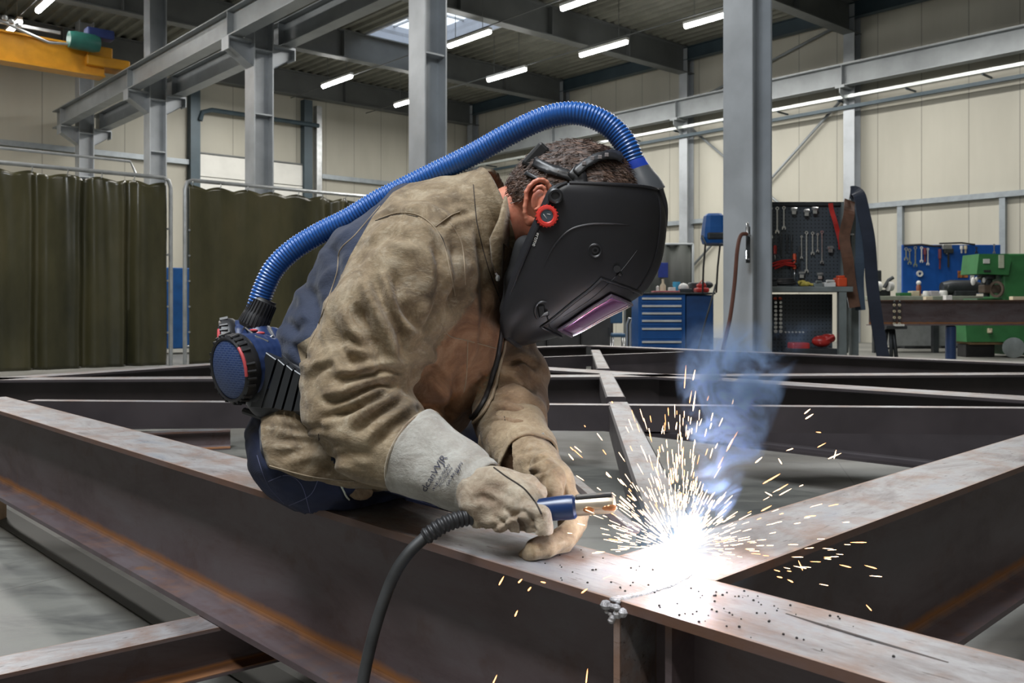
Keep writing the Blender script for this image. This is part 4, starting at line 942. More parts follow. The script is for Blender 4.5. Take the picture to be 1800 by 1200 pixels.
# ================================================================== smooth solid modelling on a grid
class SDF:
    def __init__(s, lo, hi, h):
        a, b = np.array(lo, float), np.array(hi, float); s.lo = np.minimum(a, b); hi = np.maximum(a, b); s.h = h
        n = np.ceil((hi-s.lo)/h).astype(int)+1; s.n = n
        s.ax = [(s.lo[i]+np.arange(n[i])*h).astype(np.float32) for i in range(3)]
        s.F = np.full(tuple(n), 0.5, np.float32)
    def _sl(s, lo, hi):
        a = np.clip(np.floor((np.array(lo)-s.lo)/s.h).astype(int), 0, s.n-1); b = np.clip(np.ceil((np.array(hi)-s.lo)/s.h).astype(int)+1, 1, s.n)
        return tuple(slice(int(x), int(y)) for x, y in zip(a, b))
    def _grid(s, sl):
        return (s.ax[0][sl[0]][:, None, None], s.ax[1][sl[1]][None, :, None], s.ax[2][sl[2]][None, None, :])
    def put(s, sl, d, k, op='add'):
        f = s.F[sl]
        if op == 'add':
            if k > 0:
                hh = np.clip(.5+.5*(f-d)/k, 0, 1); s.F[sl] = f*(1-hh)+d*hh-k*hh*(1-hh)
            else: s.F[sl] = np.minimum(f, d)
        elif op == 'cut':
            d = -d
            hh = np.clip(.5-.5*(f-d)/max(k, 1e-5), 0, 1); s.F[sl] = f*(1-hh)+d*hh+k*hh*(1-hh)
    def cone(s, a, b, ra, rb, k=.02, ys=1.0, op='add'):
        """tapered capsule; ys < 1 makes it wider along y"""
        a = np.array(a, float); b = np.array(b, float); R = max(ra, rb)+k*1.3+3*s.h
        e = np.array((R, R/ys, R)); sl = s._sl(np.minimum(a, b)-e, np.maximum(a, b)+e)
        X, Y, Z = s._grid(sl)
        ba = b-a; yb = ba*np.array((1, ys, 1)); L = float(yb @ yb)+1e-12
        px, py, pz = X-a[0], (Y-a[1])*ys, Z-a[2]
        t = np.clip((px*yb[0]+py*yb[1]+pz*yb[2])/L, 0, 1)
        d = np.sqrt((px-t*yb[0])**2+(py-t*yb[1])**2+(pz-t*yb[2])**2)-(ra+(rb-ra)*t)
        s.put(sl, d, k, op); return s
    def chain(s, pts, k=.02, ys=1.0, kk=None):
        """pts [(vec, r)]"""
        for (a, ra), (b, rb) in zip(pts, pts[1:]): s.cone(a, b, ra, rb, k, ys)
        return s
    def ell(s, c, r, k=.02, R=None, op='add'):
        c = np.array(c, float); r = np.array(r, float); m = r.max()+k*1.3+3*s.h
        sl = s._sl(c-m, c+m); X, Y, Z = s._grid(sl)
        p = [X-c[0], Y-c[1], Z-c[2]]
        if R is not None:
            R = np.array(R); q = [R[0, i]*p[0]+R[1, i]*p[1]+R[2, i]*p[2] for i in range(3)]; p = q
        k0 = np.sqrt((p[0]/r[0])**2+(p[1]/r[1])**2+(p[2]/r[2])**2); k1 = np.sqrt((p[0]/r[0]**2)**2+(p[1]/r[1]**2)**2+(p[2]/r[2]**2)**2)+1e-9
        s.put(sl, k0*(k0-1)/k1, k, op); return s
    def mesh(s):
        F = s.F; S = F < 0
        cnt = np.zeros(tuple(s.n-1), np.int8)
        for dx in (0, 1):
            for dy in (0, 1):
                for dz in (0, 1): cnt += S[dx:s.n[0]-1+dx, dy:s.n[1]-1+dy, dz:s.n[2]-1+dz]
        act = (cnt > 0) & (cnt < 8); ijk = np.argwhere(act)
        idx = np.full(act.shape, -1, np.int64); idx[act] = np.arange(len(ijk))
        i, j, k = ijk.T; acc = np.zeros((len(ijk), 3)); w = np.zeros(len(ijk))
        cs = [(a, b, c) for a in (0, 1) for b in (0, 1) for c in (0, 1)]
        for c0 in cs:
            for ax in range(3):
                if c0[ax]: continue
                c1 = list(c0); c1[ax] = 1
                f0 = F[i+c0[0], j+c0[1], k+c0[2]]; f1 = F[i+c1[0], j+c1[1], k+c1[2]]
                m = (f0 < 0) != (f1 < 0); t = np.where(m, f0/np.where(m, f0-f1, 1), 0)
                for q in range(3):
                    acc[:, q] += np.where(m, c0[q]+(t if q == ax else 0), 0)
                w += m
        V = s.lo+(ijk+acc/w[:, None])*s.h
        faces = []
        for ax in range(3):
            a = [slice(None)]*3; b = [slice(None)]*3; a[ax] = slice(0, -1); b[ax] = slice(1, None)
            ch = S[tuple(a)] != S[tuple(b)]; e = np.argwhere(ch)
            o1, o2 = [q for q in range(3) if q != ax]
            e = e[(e[:, o1] > 0) & (e[:, o2] > 0) & (e[:, o1] < s.n[o1]-1) & (e[:, o2] < s.n[o2]-1)]
            def g(u, v):
                q = e.copy(); q[:, o1] -= u; q[:, o2] -= v; return idx[q[:, 0], q[:, 1], q[:, 2]]
            Q = np.stack([g(0, 0), g(1, 0), g(1, 1), g(0, 1)], 1)
            ins = S[e[:, 0], e[:, 1], e[:, 2]]
            if ax == 1: ins = ~ins
            Q[~ins] = Q[~ins][:, ::-1]; faces.append(Q)
        Q = np.concatenate(faces); Q = Q[(Q >= 0).all(1)]
        return V, Q
def smooth_verts(V, Q, it=2, lam=.5):
    n = len(V); E = np.concatenate([Q[:, [0, 1]], Q[:, [1, 2]], Q[:, [2, 3]], Q[:, [3, 0]]])
    deg = np.bincount(E[:, 0], minlength=n)+np.bincount(E[:, 1], minlength=n)
    for _ in range(it):
        A = np.stack([np.bincount(E[:, 0], V[E[:, 1], q], n)+np.bincount(E[:, 1], V[E[:, 0], q], n) for q in range(3)], 1)/np.maximum(deg, 1)[:, None]
        V = V+(A-V)*lam
    return V
def vnormals(V, Q):
    n = np.cross(V[Q[:, 2]]-V[Q[:, 0]], V[Q[:, 3]]-V[Q[:, 1]]); N_ = np.stack([sum(np.bincount(Q[:, c], n[:, q], len(V)) for c in range(4)) for q in range(3)], 1)
    return N_/(np.linalg.norm(N_, axis=1, keepdims=True)+1e-12)
def pix(V):
    """pixel position of points"""
    return np.stack([900+F*V[:, 0]/V[:, 1], HZ-F*(V[:, 2]-HC)/V[:, 1]], 1)
def seg_dist(P2, line):
    """distance and signed side of 2-D points to a polyline"""
    best = np.full(len(P2), 1e9); sd = np.zeros(len(P2)); tt = np.zeros(len(P2)); L = np.array(line, float); m = len(L)-1
    for i in range(m):
        a, b = L[i], L[i+1]; d = b-a; t = np.clip(((P2-a) @ d)/(d @ d+1e-9), 0, 1); q = P2-a-t[:, None]*d
        r = np.hypot(q[:, 0], q[:, 1]); c = d[0]*q[:, 1]-d[1]*q[:, 0]; u = r < best
        best[u] = r[u]; sd[u] = np.sign(c[u]); tt[u] = (i+t[u])/m
    return best, sd, tt
def crease(V, Nn, lines, face=0.15):
    """press folds into the side facing the worker's right; lines: (polyline px, width px, depth m[, ridge])"""
    P2 = pix(V); D = np.zeros(len(V)); m = np.clip((-Nn[:, 1]-face+.3)/.3, 0, 1)
    for ln in lines:
        pts, w, dp = ln[:3]; rg = ln[3] if len(ln) > 3 else .6
        pts = [tuple(q) for q in catmull(pts, 5)] if len(pts) > 2 else pts
        d, s, t = seg_dist(P2, pts)
        fade = np.clip(np.minimum(t, 1-t)/.22+.08, 0, 1)
        D += fade*(-dp*np.exp(-(d/w)**2)+rg*dp*np.exp(-((d*s-1.9*w)/(1.1*w))**2))
    return V+Nn*(D*m)[:, None]
def fbm(V, sc, seed=0.0, oct=3):
    out = np.empty(len(V)); s3 = np.array(sc)
    for i, p in enumerate(V*s3+seed): out[i] = noise.fractal(Vector(p), 1.0, 2.0, oct)
    return out
def sdf_obj(name, V, Q, mat, parent=None, label=None, attrs=None, smooth=True):
    me = bpy.data.meshes.new(name)
    me.vertices.add(len(V)); me.vertices.foreach_set('co', V.astype(np.float32).ravel())
    me.loops.add(len(Q)*4); me.loops.foreach_set('vertex_index', Q.astype(np.int32).ravel())
    me.polygons.add(len(Q)); me.polygons.foreach_set('loop_start', np.arange(len(Q), dtype=np.int32)*4)
    me.update(calc_edges=True); me.validate()
    me.polygons.foreach_set('use_smooth', np.ones(len(me.polygons), bool))
    for k, v in (attrs or {}).items():
        a = me.attributes.new(k, 'FLOAT', 'POINT'); a.data.foreach_set('value', v.astype(np.float32))
    me.materials.append(mat)
    o = bpy.data.objects.new(name, me); C.objects.link(o)
    if parent is not None: attach(o, parent)
    if label: o['label'] = label
    return o
def bvh(V, Q): return BVHTree.FromPolygons([tuple(v) for v in V], [tuple(map(int, q)) for q in Q])
CAM0 = Vector((0, 0, HC))
def onto(tree, x, y, lift=0.0, back=1.7):
    """point of the surface seen at this pixel, raised by lift"""
    d = (W(x, y, 1.0)-CAM0).normalized(); hit = tree.ray_cast(CAM0, d)
    if hit[0] is None: return None
    n = hit[1]; n = n if n.dot(d) < 0 else -n
    return hit[0]+n*lift
def surf_tube(mb, tree, pts, r, lift=None, n=6, sub=8):
    P_ = []
    for q in catmull(pts, sub):
        h = onto(tree, q[0], q[1], r*.3 if lift is None else lift)
        if h is not None and (not P_ or (h-P_[-1]).length < .08): P_.append(h)
    if len(P_) > 1: mb.tube(P_, r, n)
    return mb
# ================================================================== the welder
def A3(x, y, D): return np.array(W(x, y, D))
def px2m(r, D): return r*D/F
def ch(*st): return [(A3(x, y, D), px2m(r, D)) for x, y, D, r in st]
# --- materials of clothing
def suede(name, cols, sc=1.0, blue=False):
    m, nt, b = newmat(name); v = coord(nt)
    n1 = noise_tex(nt, v, 5.5*sc, 7, .62, .5); n2 = noise_tex(nt, v, 17*sc, 7, .7, .8); n3 = noise_tex(nt, v, 170, 4, .7); n4 = noise_tex(nt, coord(nt, scale=(1, 1, 2.5)), 42, 5, .7)
    c = ramp(nt, n1, [(.36, cols[0]), (.46, cols[1]), (.53, cols[2]), (.61, cols[3])])
    c2 = ramp(nt, n2, [(.32, cols[0]), (.52, cols[2]), (.68, cols[4])])
    c = mix(nt, .52, c, c2)
    c = mix(nt, math_n(nt, 'MULTIPLY', ramp(nt, n3, [(.35, (1, 1, 1)), (.6, (0, 0, 0))]), .22), c, cols[0])
    c = mix(nt, math_n(nt, 'MULTIPLY', ramp(nt, n4, [(.56, (0, 0, 0)), (.70, (1, 1, 1))]), .42), c, cols[4])
    if blue:
        a = N(nt, 'ShaderNodeAttribute', attribute_name='zone').outputs['Fac']
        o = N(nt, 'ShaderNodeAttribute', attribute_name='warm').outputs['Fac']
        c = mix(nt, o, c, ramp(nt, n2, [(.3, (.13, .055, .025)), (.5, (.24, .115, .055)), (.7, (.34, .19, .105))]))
        bl = ramp(nt, n1, [(.3, (.007, .011, .026)), (.7, (.015, .025, .058))])
        c = mix(nt, math_n(nt, 'GREATER_THAN', a, 0.0), c, bl)
    nt.links.new(c, b.inputs['Base Color']); b.inputs['Roughness'].default_value = .82
    b.inputs['Sheen Weight'].default_value = .10; b.inputs['Sheen Roughness'].default_value = .5
    h = math_n(nt, 'ADD', math_n(nt, 'MULTIPLY', n3, .35), n4)
    p = bump(nt, b, h, .35, .004)
    bump(nt, b, n2, .35, .008, p)
    return m
TAN = [(.050, .033, .018), (.135, .090, .047), (.235, .172, .100), (.32, .255, .165), (.43, .37, .27)]
M_jack = suede('worn_tan_leather', TAN, 1.0, True)
M_jack_plain = suede('worn_tan_leather_plain', TAN)
M_glove = suede('pale_glove_leather', [(.13, .08, .048), (.28, .215, .145), (.38, .32, .24), (.45, .40, .31), (.52, .48, .39)], 1.6)
M_gloveB = suede('brown_glove_leather', [(.11, .065, .035), (.22, .15, .085), (.31, .23, .14), (.38, .30, .19), (.44, .36, .25)], 1.6)
M_cuff = suede('grey_cuff_leather', [(.20, .175, .15), (.29, .27, .235), (.35, .335, .30), (.40, .39, .355), (.44, .43, .40)], 1.8)
m, nt, b_ = newmat('navy_denim'); M_denim = m; v = coord(nt)
n1 = noise_tex(nt, v, 7, 6, .6); tw = N(nt, 'ShaderNodeTexWave', wave_type='BANDS', bands_direction='DIAGONAL'); tw.inputs['Scale'].default_value = 260; nt.links.new(v, tw.inputs[0])
nt.links.new(ramp(nt, n1, [(.3, (.006, .009, .026)), (.7, (.014, .023, .066))]), b_.inputs['Base Color']); b_.inputs['Roughness'].default_value = .85
bump(nt, b_, tw.outputs['Fac'], .12, .002)
m, nt, b_ = newmat('flushed_skin'); M_skin = m; v = coord(nt)
n1 = noise_tex(nt, v, 22, 5, .6); n2 = noise_tex(nt, v, 160, 3, .6)
nt.links.new(ramp(nt, n1, [(.3, (.40, .105, .06)), (.5, (.52, .185, .115)), (.7, (.60, .27, .18))]), b_.inputs['Base Color']); b_.inputs['Roughness'].default_value = .5
b_.inputs['Subsurface Weight'].default_value = .15; b_.inputs['Subsurface Radius'].default_value = (.01, .003, .002); b_.inputs['Subsurface Scale'].default_value = .5
bump(nt, b_, n2, .2, .002)
m, nt, b_ = newmat('dark_brown_hair'); M_hair = m; v = coord(nt, scale=(1, 1, 1))
wv = N(nt, 'ShaderNodeTexNoise'); wv.inputs['Scale'].default_value = 1.0; wv.inputs['Detail'].default_value = 6
mp = N(nt, 'ShaderNodeMapping'); mp.inputs['Rotation'].default_value = (0, .25, 0); mp.inputs['Scale'].default_value = (28, 120, 160); tc = N(nt, 'ShaderNodeTexCoord'); nt.links.new(tc.outputs['Object'], mp.inputs[0]); nt.links.new(mp.outputs[0], wv.inputs['Vector'])
wv.inputs['Distortion'].default_value = 1.2
nt.links.new(ramp(nt, wv.outputs['Fac'], [(.33, (.016, .010, .008)), (.5, (.07, .040, .028)), (.7, (.17, .10, .07))]), b_.inputs['Base Color']); b_.inputs['Roughness'].default_value = .5
bump(nt, b_, wv.outputs['Fac'], .8, .006)

DM = 1.72
# --- skeleton stations shared by body and clothes: pixel x, y, distance
HIPN, HIPF = (585, 800, 1.68), (585, 800, 1.86)
KN, KF = (850, 800, 2.03), (850, 770, 2.20)
def body_sdf(h=.007):
    s = SDF((-.62, 1.15, 0.0), (.36, 2.45, 1.20), h)
    k = .03
    s.chain(ch((580, 790, 1.77, 85), (620, 680, 1.76, 85), (690, 560, 1.74, 100), (770, 460, 1.72, 90), (840, 410, 1.70, 55)), k, .75)
    for Dn, sh in ((1.58, 1), (1.86, -1)): s.cone(A3(770, 440, 1.72), A3(745 if sh > 0 else 800, 450, Dn), .07, .06, k)
    # neck and head, face turned down towards the weld
    s.chain(ch((850, 400, 1.69, 48), (905, 380, 1.66, 51), (955, 360, 1.64, 56)), .02, .95)
    hc = A3(1012, 352, 1.63)
    s.ell(hc, (.092, .074, .092), .012)
    s.ell(A3(1045, 385, 1.63), (.066, .062, .085), .015)
    s.cone(A3(985, 420, 1.63), A3(1010, 470, 1.63), .055, .038, .03)     # jaw
    s.cone(A3(1085, 420, 1.63), A3(1075, 462, 1.63), .014, .018, .015)   # nose
    s.ell(A3(1050, 480, 1.63), (.022, .026, .010), .008)                 # mouth
    for dd in (-.033, .033):
        s.ell(A3(1092, 400, 1.63+dd), (.012, .014, .012), .006, op='cut'); s.ell(A3(1084, 398, 1.63+dd), (.012, .012, .011), .002)
    # arms and hands inside sleeves and gloves
    s.chain(ch((745, 450, 1.58, 52), (690, 560, 1.545, 48), (635, 690, 1.51, 40), (760, 790, 1.42, 30), (830, 850, 1.36, 20), (890, 890, 1.335, 22)), k)
    s.chain(ch((800, 450, 1.86, 46), (850, 560, 1.84, 44), (895, 670, 1.74, 38), (905, 770, 1.58, 28), (940, 820, 1.48, 20), (975, 860, 1.425, 18)), k)
    # legs
    s.chain([(A3(*HIPN), .085), (A3(*KN), .062)], k); s.chain([(A3(*HIPF), .085), (A3(*KF), .062)], k)
    for kx in (KN, KF):
        p = A3(*kx); f = np.array((p[0]-.02, p[1]+.03, .10)); s.chain([(p, .058), ((p+f)/2+np.array((-.015, 0, .03)), .056), (f, .04)], k)
        s.cone(f+np.array((-.02, 0, -.055)), f+np.array((.15, 0, -.065)), .035, .026, .02)
    return s
s = body_sdf(); V, Q = s.mesh(); V = smooth_verts(V, Q, 2)
inb = (np.abs(((V[:, :2]-np.array(mA)[:2]) @ np.array(nn)[:2])) < .10) & (V[:, 2] < ZT+.06) & (V[:, 2] > ZT-.2) & (V[:, 0] < .02)
V[inb, 2] = np.maximum(V[inb, 2], ZT+.004)
person = sdf_obj('person', V, Q, M_skin)
tag(person, 'person in tan leather jacket and blue trousers bent over a torch on the beam', 'person')
TB = bvh(V, Q)

# --- ear
s = SDF((-.02, 1.49, .93), (.11, 1.61, 1.09), .0018)
ec = A3(946, 353, 1.532); ang = -.32
def er(x, y, d=0.0): 
    x *= 1.15; y *= 1.18
    c_, s_ = math.cos(ang), math.sin(ang); return np.array((ec[0]+x*c_-y*s_, ec[1]+d, ec[2]+x*s_+y*c_))
ring = [er(.019*math.cos(a)*(1.0 if math.sin(a) > 0 else .8)-.002, .031*math.sin(a), .004+.006*math.cos(a)) for a in np.linspace(-2.0, 4.25, 20)]
for a, b2 in zip(ring, ring[1:]): s.cone(a, b2, .0038, .0038, .002)
s.ell(er(.002, 0, .013), (.014, .005, .022), .003)
inn = [er(.010*math.cos(a)-.001, .004+.017*math.sin(a), -.001) for a in np.linspace(-1.4, 2.7, 9)]
for a, b2 in zip(inn, inn[1:]): s.cone(a, b2, .003, .003, .003)
s.ell(er(-.003, -.031, .004), (.008, .005, .009), .004)
s.cone(er(.012, .0, .01), er(.014, 0, .035), .016, .016, .006)
V, Q = s.mesh(); sdf_obj('ear', V, Q, M_skin, person, 'reddened ear showing behind the helmet')

# --- hair: cropped cap over the back and top of the head
s = SDF((-.07, 1.50, .93), (.26, 1.78, 1.20), .004)
s.ell(A3(1013, 350, 1.63), (.1050, .086, .1050), .015); s.ell(A3(1050, 362, 1.63), (.078, .078, .082), .03); s.ell(A3(972, 345, 1.635), (.075, .079, .075), .03)
s.cone(A3(962, 345, 1.64), A3(945, 350, 1.65), .064, .054, .03, .95)
V, Q = s.mesh(); Nn = vnormals(V, Q)
V = V+Nn*(fbm(V, (30, 70, 70), 3.1, 3)*.0035)[:, None]
P2 = pix(V)
# hairline: keep what lies above the nape line and behind the face
nape = np.array([(905, 300), (905, 372), (935, 366), (948, 330), (985, 335), (1000, 395), (1180, 430)])
lim = np.interp(P2[:, 0], [880, 905, 925, 938, 950, 985, 1000, 1180], [345, 358, 350, 336, 332, 360, 400, 430])
keep = (P2[:, 1] < lim) & ~((((P2[:, 0]-948)/25)**2+((P2[:, 1]-358)/38)**2 < 1) & (Nn[:, 1] < 0))
kq = keep[Q].all(1); Q2 = Q[kq]; us = np.unique(Q2); mp_ = np.full(len(V), -1); mp_[us] = np.arange(len(us))
hair = sdf_obj('hair', V[us], mp_[Q2], M_hair, person, 'short dark brown hair')
TH_ = bvh(V[us], mp_[Q2])
# short individual tufts so that the outline is not a hard line
rnd = random.Random(2); mb = MB(); Nk = Nn[us]; Vk = V[us]; P3 = P2[us]
for _ in range(2600):
    i = rnd.randrange(len(Vk)); p = Vector(Vk[i]); n = Vector(Nk[i])
    g = Vector((-.75, 0, -.25)) if P3[i][0] < 1020 else Vector((.7, 0, -.5))
    g = (g-n*g.dot(n)); d = (g.normalized()*.9+n*.28+Vector((rnd.gauss(0, .18), rnd.gauss(0, .18), rnd.gauss(0, .18)))).normalized()
    L = rnd.uniform(.008, .015); r = .00045
    a = d.orthogonal().normalized()*r*1.6; q1 = p+d*L*.55+n*.0008; q2 = p+d*L-n*.0006
    b2 = d.cross(a).normalized()*r
    mb.add([p+a, p-a*.5+b2, p-a*.5-b2, q1+a*.8, q1-a*.4+b2, q1-a*.4-b2, q2], [(0, 1, 4, 3), (1, 2, 5, 4), (2, 0, 3, 5), (3, 4, 6), (4, 5, 6), (5, 3, 6)])
hs = mb.build('hair_strands', M_hair, hair); hs['kind'] = 'stuff'

# --- trousers
s = SDF((-.62, 1.44, .05), (.10, 2.42, .86), .006)
s.chain(ch((556, 775, 1.765, 113), (600, 795, 1.765, 108)), .02, .60)
for hp, kn in ((HIPN, KN), (HIPF, KF)):
    s.chain([(A3(*hp), .113), ((A3(*hp)+A3(*kn))/2+np.array((0, 0, -.015)), .100), (A3(*kn), .082)], .03)
    p = A3(*kn); f = np.array((p[0]-.02, p[1]+.03, .12)); s.chain([(p, .082), ((p+f)/2+np.array((-.02, 0, .03)), .08), (f, .065)], .03)
s.cone(A3(528, 800, 1.76), A3(580, 835, 1.74), .075, .075, .02, .6)
# flatten where he sits on the flange
Xg = s.ax[2][None, None, :]; near = (s.ax[1][None, :, None] < 9)
V, Q = s.mesh(); Nn = vnormals(V, Q)
V = V+Nn*(fbm(V, (9, 9, 14), 1.7, 3)*.008)[:, None]
V = crease(V, Nn, [([(470, 840), (520, 815), (600, 822)], 7, .007), ([(560, 905), (640, 880), (740, 880)], 8, .007), ([(440, 740), (470, 780), (480, 830)], 7, .005), ([(600, 870), (700, 900), (790, 905)], 6, .005), ([(700, 860), (760, 890), (810, 895)], 6, .006)])
lo = ZT+.001; inb = (np.abs(((V[:, :2]-np.array(mA)[:2]) @ np.array(nn)[:2])) < .090) & (V[:, 2] < lo+.05) & (V[:, 0] < .0)
V[inb, 2] = np.maximum(V[inb, 2], lo+.0005)
sdf_obj('trousers', V, Q, M_denim, person, 'dark blue denim work trousers'); TT = bvh(V, Q)
mb = MB()
for pts in ([(472, 846), (505, 835), (530, 852), (545, 900)], [(508, 888), (545, 870), (560, 840)], [(640, 852), (720, 875), (800, 900)], [(452, 800), (470, 850), (500, 885)]):
    surf_tube(mb, TT, pts, .0008)
if mb.v: mb.build('trouser_stitching', plain('faded_blue_thread', (.10, .11, .2), .8), person)
mb = MB()
mb.ball(onto(TT, 632, 862, .004) or A3(632, 862, 1.55), .020, (1.1, .35, .75), 12)
mb.build('tool_flap', M_gloveB, person, 'small brown leather flap on the hip')
for q in ([(598, 850), (606, 866), (612, 876)], [(660, 888), (680, 892), (694, 899)], [(678, 914), (710, 912), (742, 913)]):
    mb = MB(); surf_tube(mb, TT, q, .0016, .003)
    if mb.v: mb.build('loose_thread', plain('pale_thread', (.6, .62, .5), .6), person, 'pale loose thread on the trousers')
# boots
for kx in (KN, KF):
    p = A3(*kx); fx, fy = p[0]-.02, p[1]+.03
    s = SDF((fx-.12, fy-.09, -.01), (fx+.25, fy+.09, .30), .006)
    s.cone((fx, fy, .12), (fx, fy, .24), .06, .062, .02); s.cone((fx-.03, fy, .055), (fx+.16, fy, .045), .052, .042, .03)
    V, Q = s.mesh(); V[:, 2] = np.maximum(V[:, 2], .002); sdf_obj('boot', V, Q, M_black, person, 'black work boot')

# --- jacket
arm_n = ch((752, 440, 1.600, 84), (725, 480, 1.575, 98), (672, 565, 1.545, 104), (628, 668, 1.52, 92), (622, 705, 1.51, 88), (672, 762, 1.475, 82), (728, 797, 1.435, 62), (745, 808, 1.42, 48))
arm_f = ch((800, 470, 1.88, 84), (850, 560, 1.86, 84), (890, 655, 1.78, 66), (893, 700, 1.72, 66), (900, 745, 1.64, 62), (912, 790, 1.56, 56))
torso = ch((575, 775, 1.765, 112), (600, 705, 1.76, 118), (645, 610, 1.745, 140), (715, 505, 1.73, 145), (775, 440, 1.715, 118), (835, 395, 1.70, 72))
front = ch((770, 480, 1.73, 105), (775, 570, 1.74, 104), (752, 650, 1.745, 98), (735, 705, 1.75, 78), (715, 745, 1.755, 55))
s = SDF((-.56, 1.33, .44), (.12, 2.06, 1.10), .0042)
s.chain(torso, .04, .80); s.chain(front, .05, .72)
s.chain(ch((560, 778, 1.765, 124), (640, 790, 1.765, 104)), .03, .60)
s.cone(A3(600, 790, 1.67), A3(700, 805, 1.62), .105, .085, .03)
s.cone(A3(815, 400, 1.70), A3(865, 370, 1.685), px2m(78, 1.7), px2m(70, 1.7), .03, .85)
sl = s._sl((-.56, 1.33, .44), (.02, 2.06, .80)); X, Y, Z = s._grid(sl); shp = s.F[sl].shape
Xf, Yf, Zf = [np.broadcast_to(q, shp).ravel() for q in (X, Y, Z)]
pp = pix(np.stack([Xf, Yf, Zf], 1))
hd, hs_, _ = seg_dist(pp, [(459, 600), (457, 735), (462, 780), (474, 820), (540, 839), (600, 848), (660, 853), (720, 858), (900, 860)])
hcut = (hd*hs_*Yf/F).reshape(shp); s.F[sl] = np.maximum(s.F[sl], hcut)
Ft = s.F.copy()
s.chain(arm_n, .016); s.chain(arm_f, .016)
# hollow at the neck so the collar stands open
s.cone(A3(872, 370, 1.68), A3(935, 352, 1.67), px2m(64, 1.68), px2m(95, 1.67), .006, .9, op='cut')
# hem cut
V, Q = s.mesh(); V = smooth_verts(V, Q, 1)
def drop(V, Q, keep):
    kq = keep[Q].all(1); Q2 = Q[kq]; us = np.unique(Q2); mp = np.full(len(V), -1); mp[us] = np.arange(len(us)); return us, mp[Q2]
P2 = pix(V)
# hem: jacket ends along this line over the trousers
hem = np.interp(P2[:, 0], [430, 456, 462, 472, 540, 600, 660, 720, 800], [735, 735, 780, 826, 842, 850, 855, 860, 800])
def tdist(V, s, G):
    ii = np.clip(((V-s.lo)/s.h).round().astype(int), 0, s.n-1); return G[ii[:, 0], ii[:, 1], ii[:, 2]]
ft = tdist(V, s, Ft); istor = ft < .004
keep = np.ones(len(V), bool)
# the lower back of the jacket is left out where the trousers show
us, Q = drop(V, Q, keep); V = V[us]; Nn = vnormals(V, Q)
# broad cloth undulation, stronger on sleeves
istor = istor[us]
und = fbm(V, (7, 7, 9), 5.3, 3)*.012+fbm(V, (18, 18, 22), 2.2, 2)*.0045
V = V+Nn*(und)[:, None]
LN = [
 # elbow fan of folds
 ([(712, 655), (680, 650), (640, 662), (585, 668)], 7, .012, .8), ([(700, 672), (660, 678), (610, 700), (565, 705)], 7, .013, .8), ([(690, 690), (640, 708), (590, 735)], 7, .010, .8),
 ([(715, 700), (670, 722), (620, 760)], 7, .011, .8), ([(735, 722), (690, 750), (650, 790)], 8, .008), ([(590, 640), (560, 650), (545, 670)], 6, .006),
 ([(560, 735), (600, 725), (640, 705)], 6, .009), ([(750, 745), (715, 790), (690, 820)], 8, .007), ([(670, 640), (640, 632), (600, 636)], 8, .007),
 # diagonal drag folds on the upper arm
 ([(655, 480), (675, 530), (705, 590), (712, 640)], 10, .017, .9), ([(690, 470), (710, 540), (745, 580)], 10, .013, .9), ([(620, 530), (650, 590), (680, 640)], 10, .014, .8), ([(580, 560), (605, 620), (625, 650)], 9, .008, .8), ([(600, 590), (640, 610), (675, 655)], 8, .008),
 ([(760, 420), (775, 470), (770, 540), (745, 585)], 9, .010, .5), ([(640, 440), (690, 410), (740, 430)], 10, .006),
 # shoulder and yoke
 ([(660, 390), (700, 372), (745, 385), (775, 410)], 5, .006, .9), ([(775, 400), (800, 380), (835, 372)], 6, .006), ([(700, 345), (760, 350), (810, 380)], 8, .006), ([(790, 350), (820, 360), (840, 372)], 6, .004),
 # armpit to chest
 ([(770, 575), (800, 520), (815, 500)], 10, .014, .6), ([(795, 430), (808, 500), (800, 560)], 8, .008), ([(840, 400), (850, 470), (852, 560), (845, 640)], 9, .008, .7), ([(820, 640), (800, 700), (790, 740)], 10, .010),
 ([(720, 655), (760, 650), (800, 690)], 10, .010), ([(730, 720), (770, 715), (800, 740)], 9, .010), ([(760, 600), (790, 640), (815, 700)], 10, .006),
 # skirt
 ([(470, 770), (540, 775), (620, 790)], 9, .008), ([(490, 800), (560, 790), (640, 820)], 8, .007), ([(480, 745), (530, 755), (570, 750)], 7, .006), ([(560, 840), (600, 800), (660, 800)], 8, .006),
 # blue back
 ([(500, 560), (520, 580), (540, 560)], 10, .008), ([(540, 500), (555, 540), (550, 590)], 10, .009), ([(580, 430), (590, 470), (575, 520)], 9, .007), ([(510, 600), (530, 625), (545, 630)], 7, .006),
 # far sleeve
 ([(895, 640), (920, 632), (945, 650)], 6, .008, .7), ([(870, 680), (905, 668), (945, 690)], 6, .009, .7), ([(860, 700), (900, 700), (945, 720)], 6, .008), ([(865, 722), (900, 728), (945, 735)], 6, .008), ([(860, 745), (910, 748), (950, 755)], 6, .007), ([(880, 765), (920, 770), (955, 768)], 5, .006)]
V = crease(V, Nn, LN)
V = smooth_verts(V, Q, 1, .4)
P2 = pix(V)
# zone > 0: the blue back panel (body side only)
seam = [(760, 300), (690, 338), (655, 380), (615, 450), (585, 520), (556, 585), (522, 606), (530, 640), (545, 660), (560, 700), (458, 722), (458, 770), (470, 830), (480, 880)]
d, sd, _ = seg_dist(P2, seam)
zone = np.where(istor, d*sd*.001, -1.0)
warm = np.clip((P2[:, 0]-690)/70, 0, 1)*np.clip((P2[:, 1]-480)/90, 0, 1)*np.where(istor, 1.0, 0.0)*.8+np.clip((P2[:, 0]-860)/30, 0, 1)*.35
jacket = sdf_obj('jacket', V, Q, M_jack, person, 'worn tan leather welding jacket with blue back panel', {'zone': zone, 'warm': warm})
TJ = bvh(V, Q)
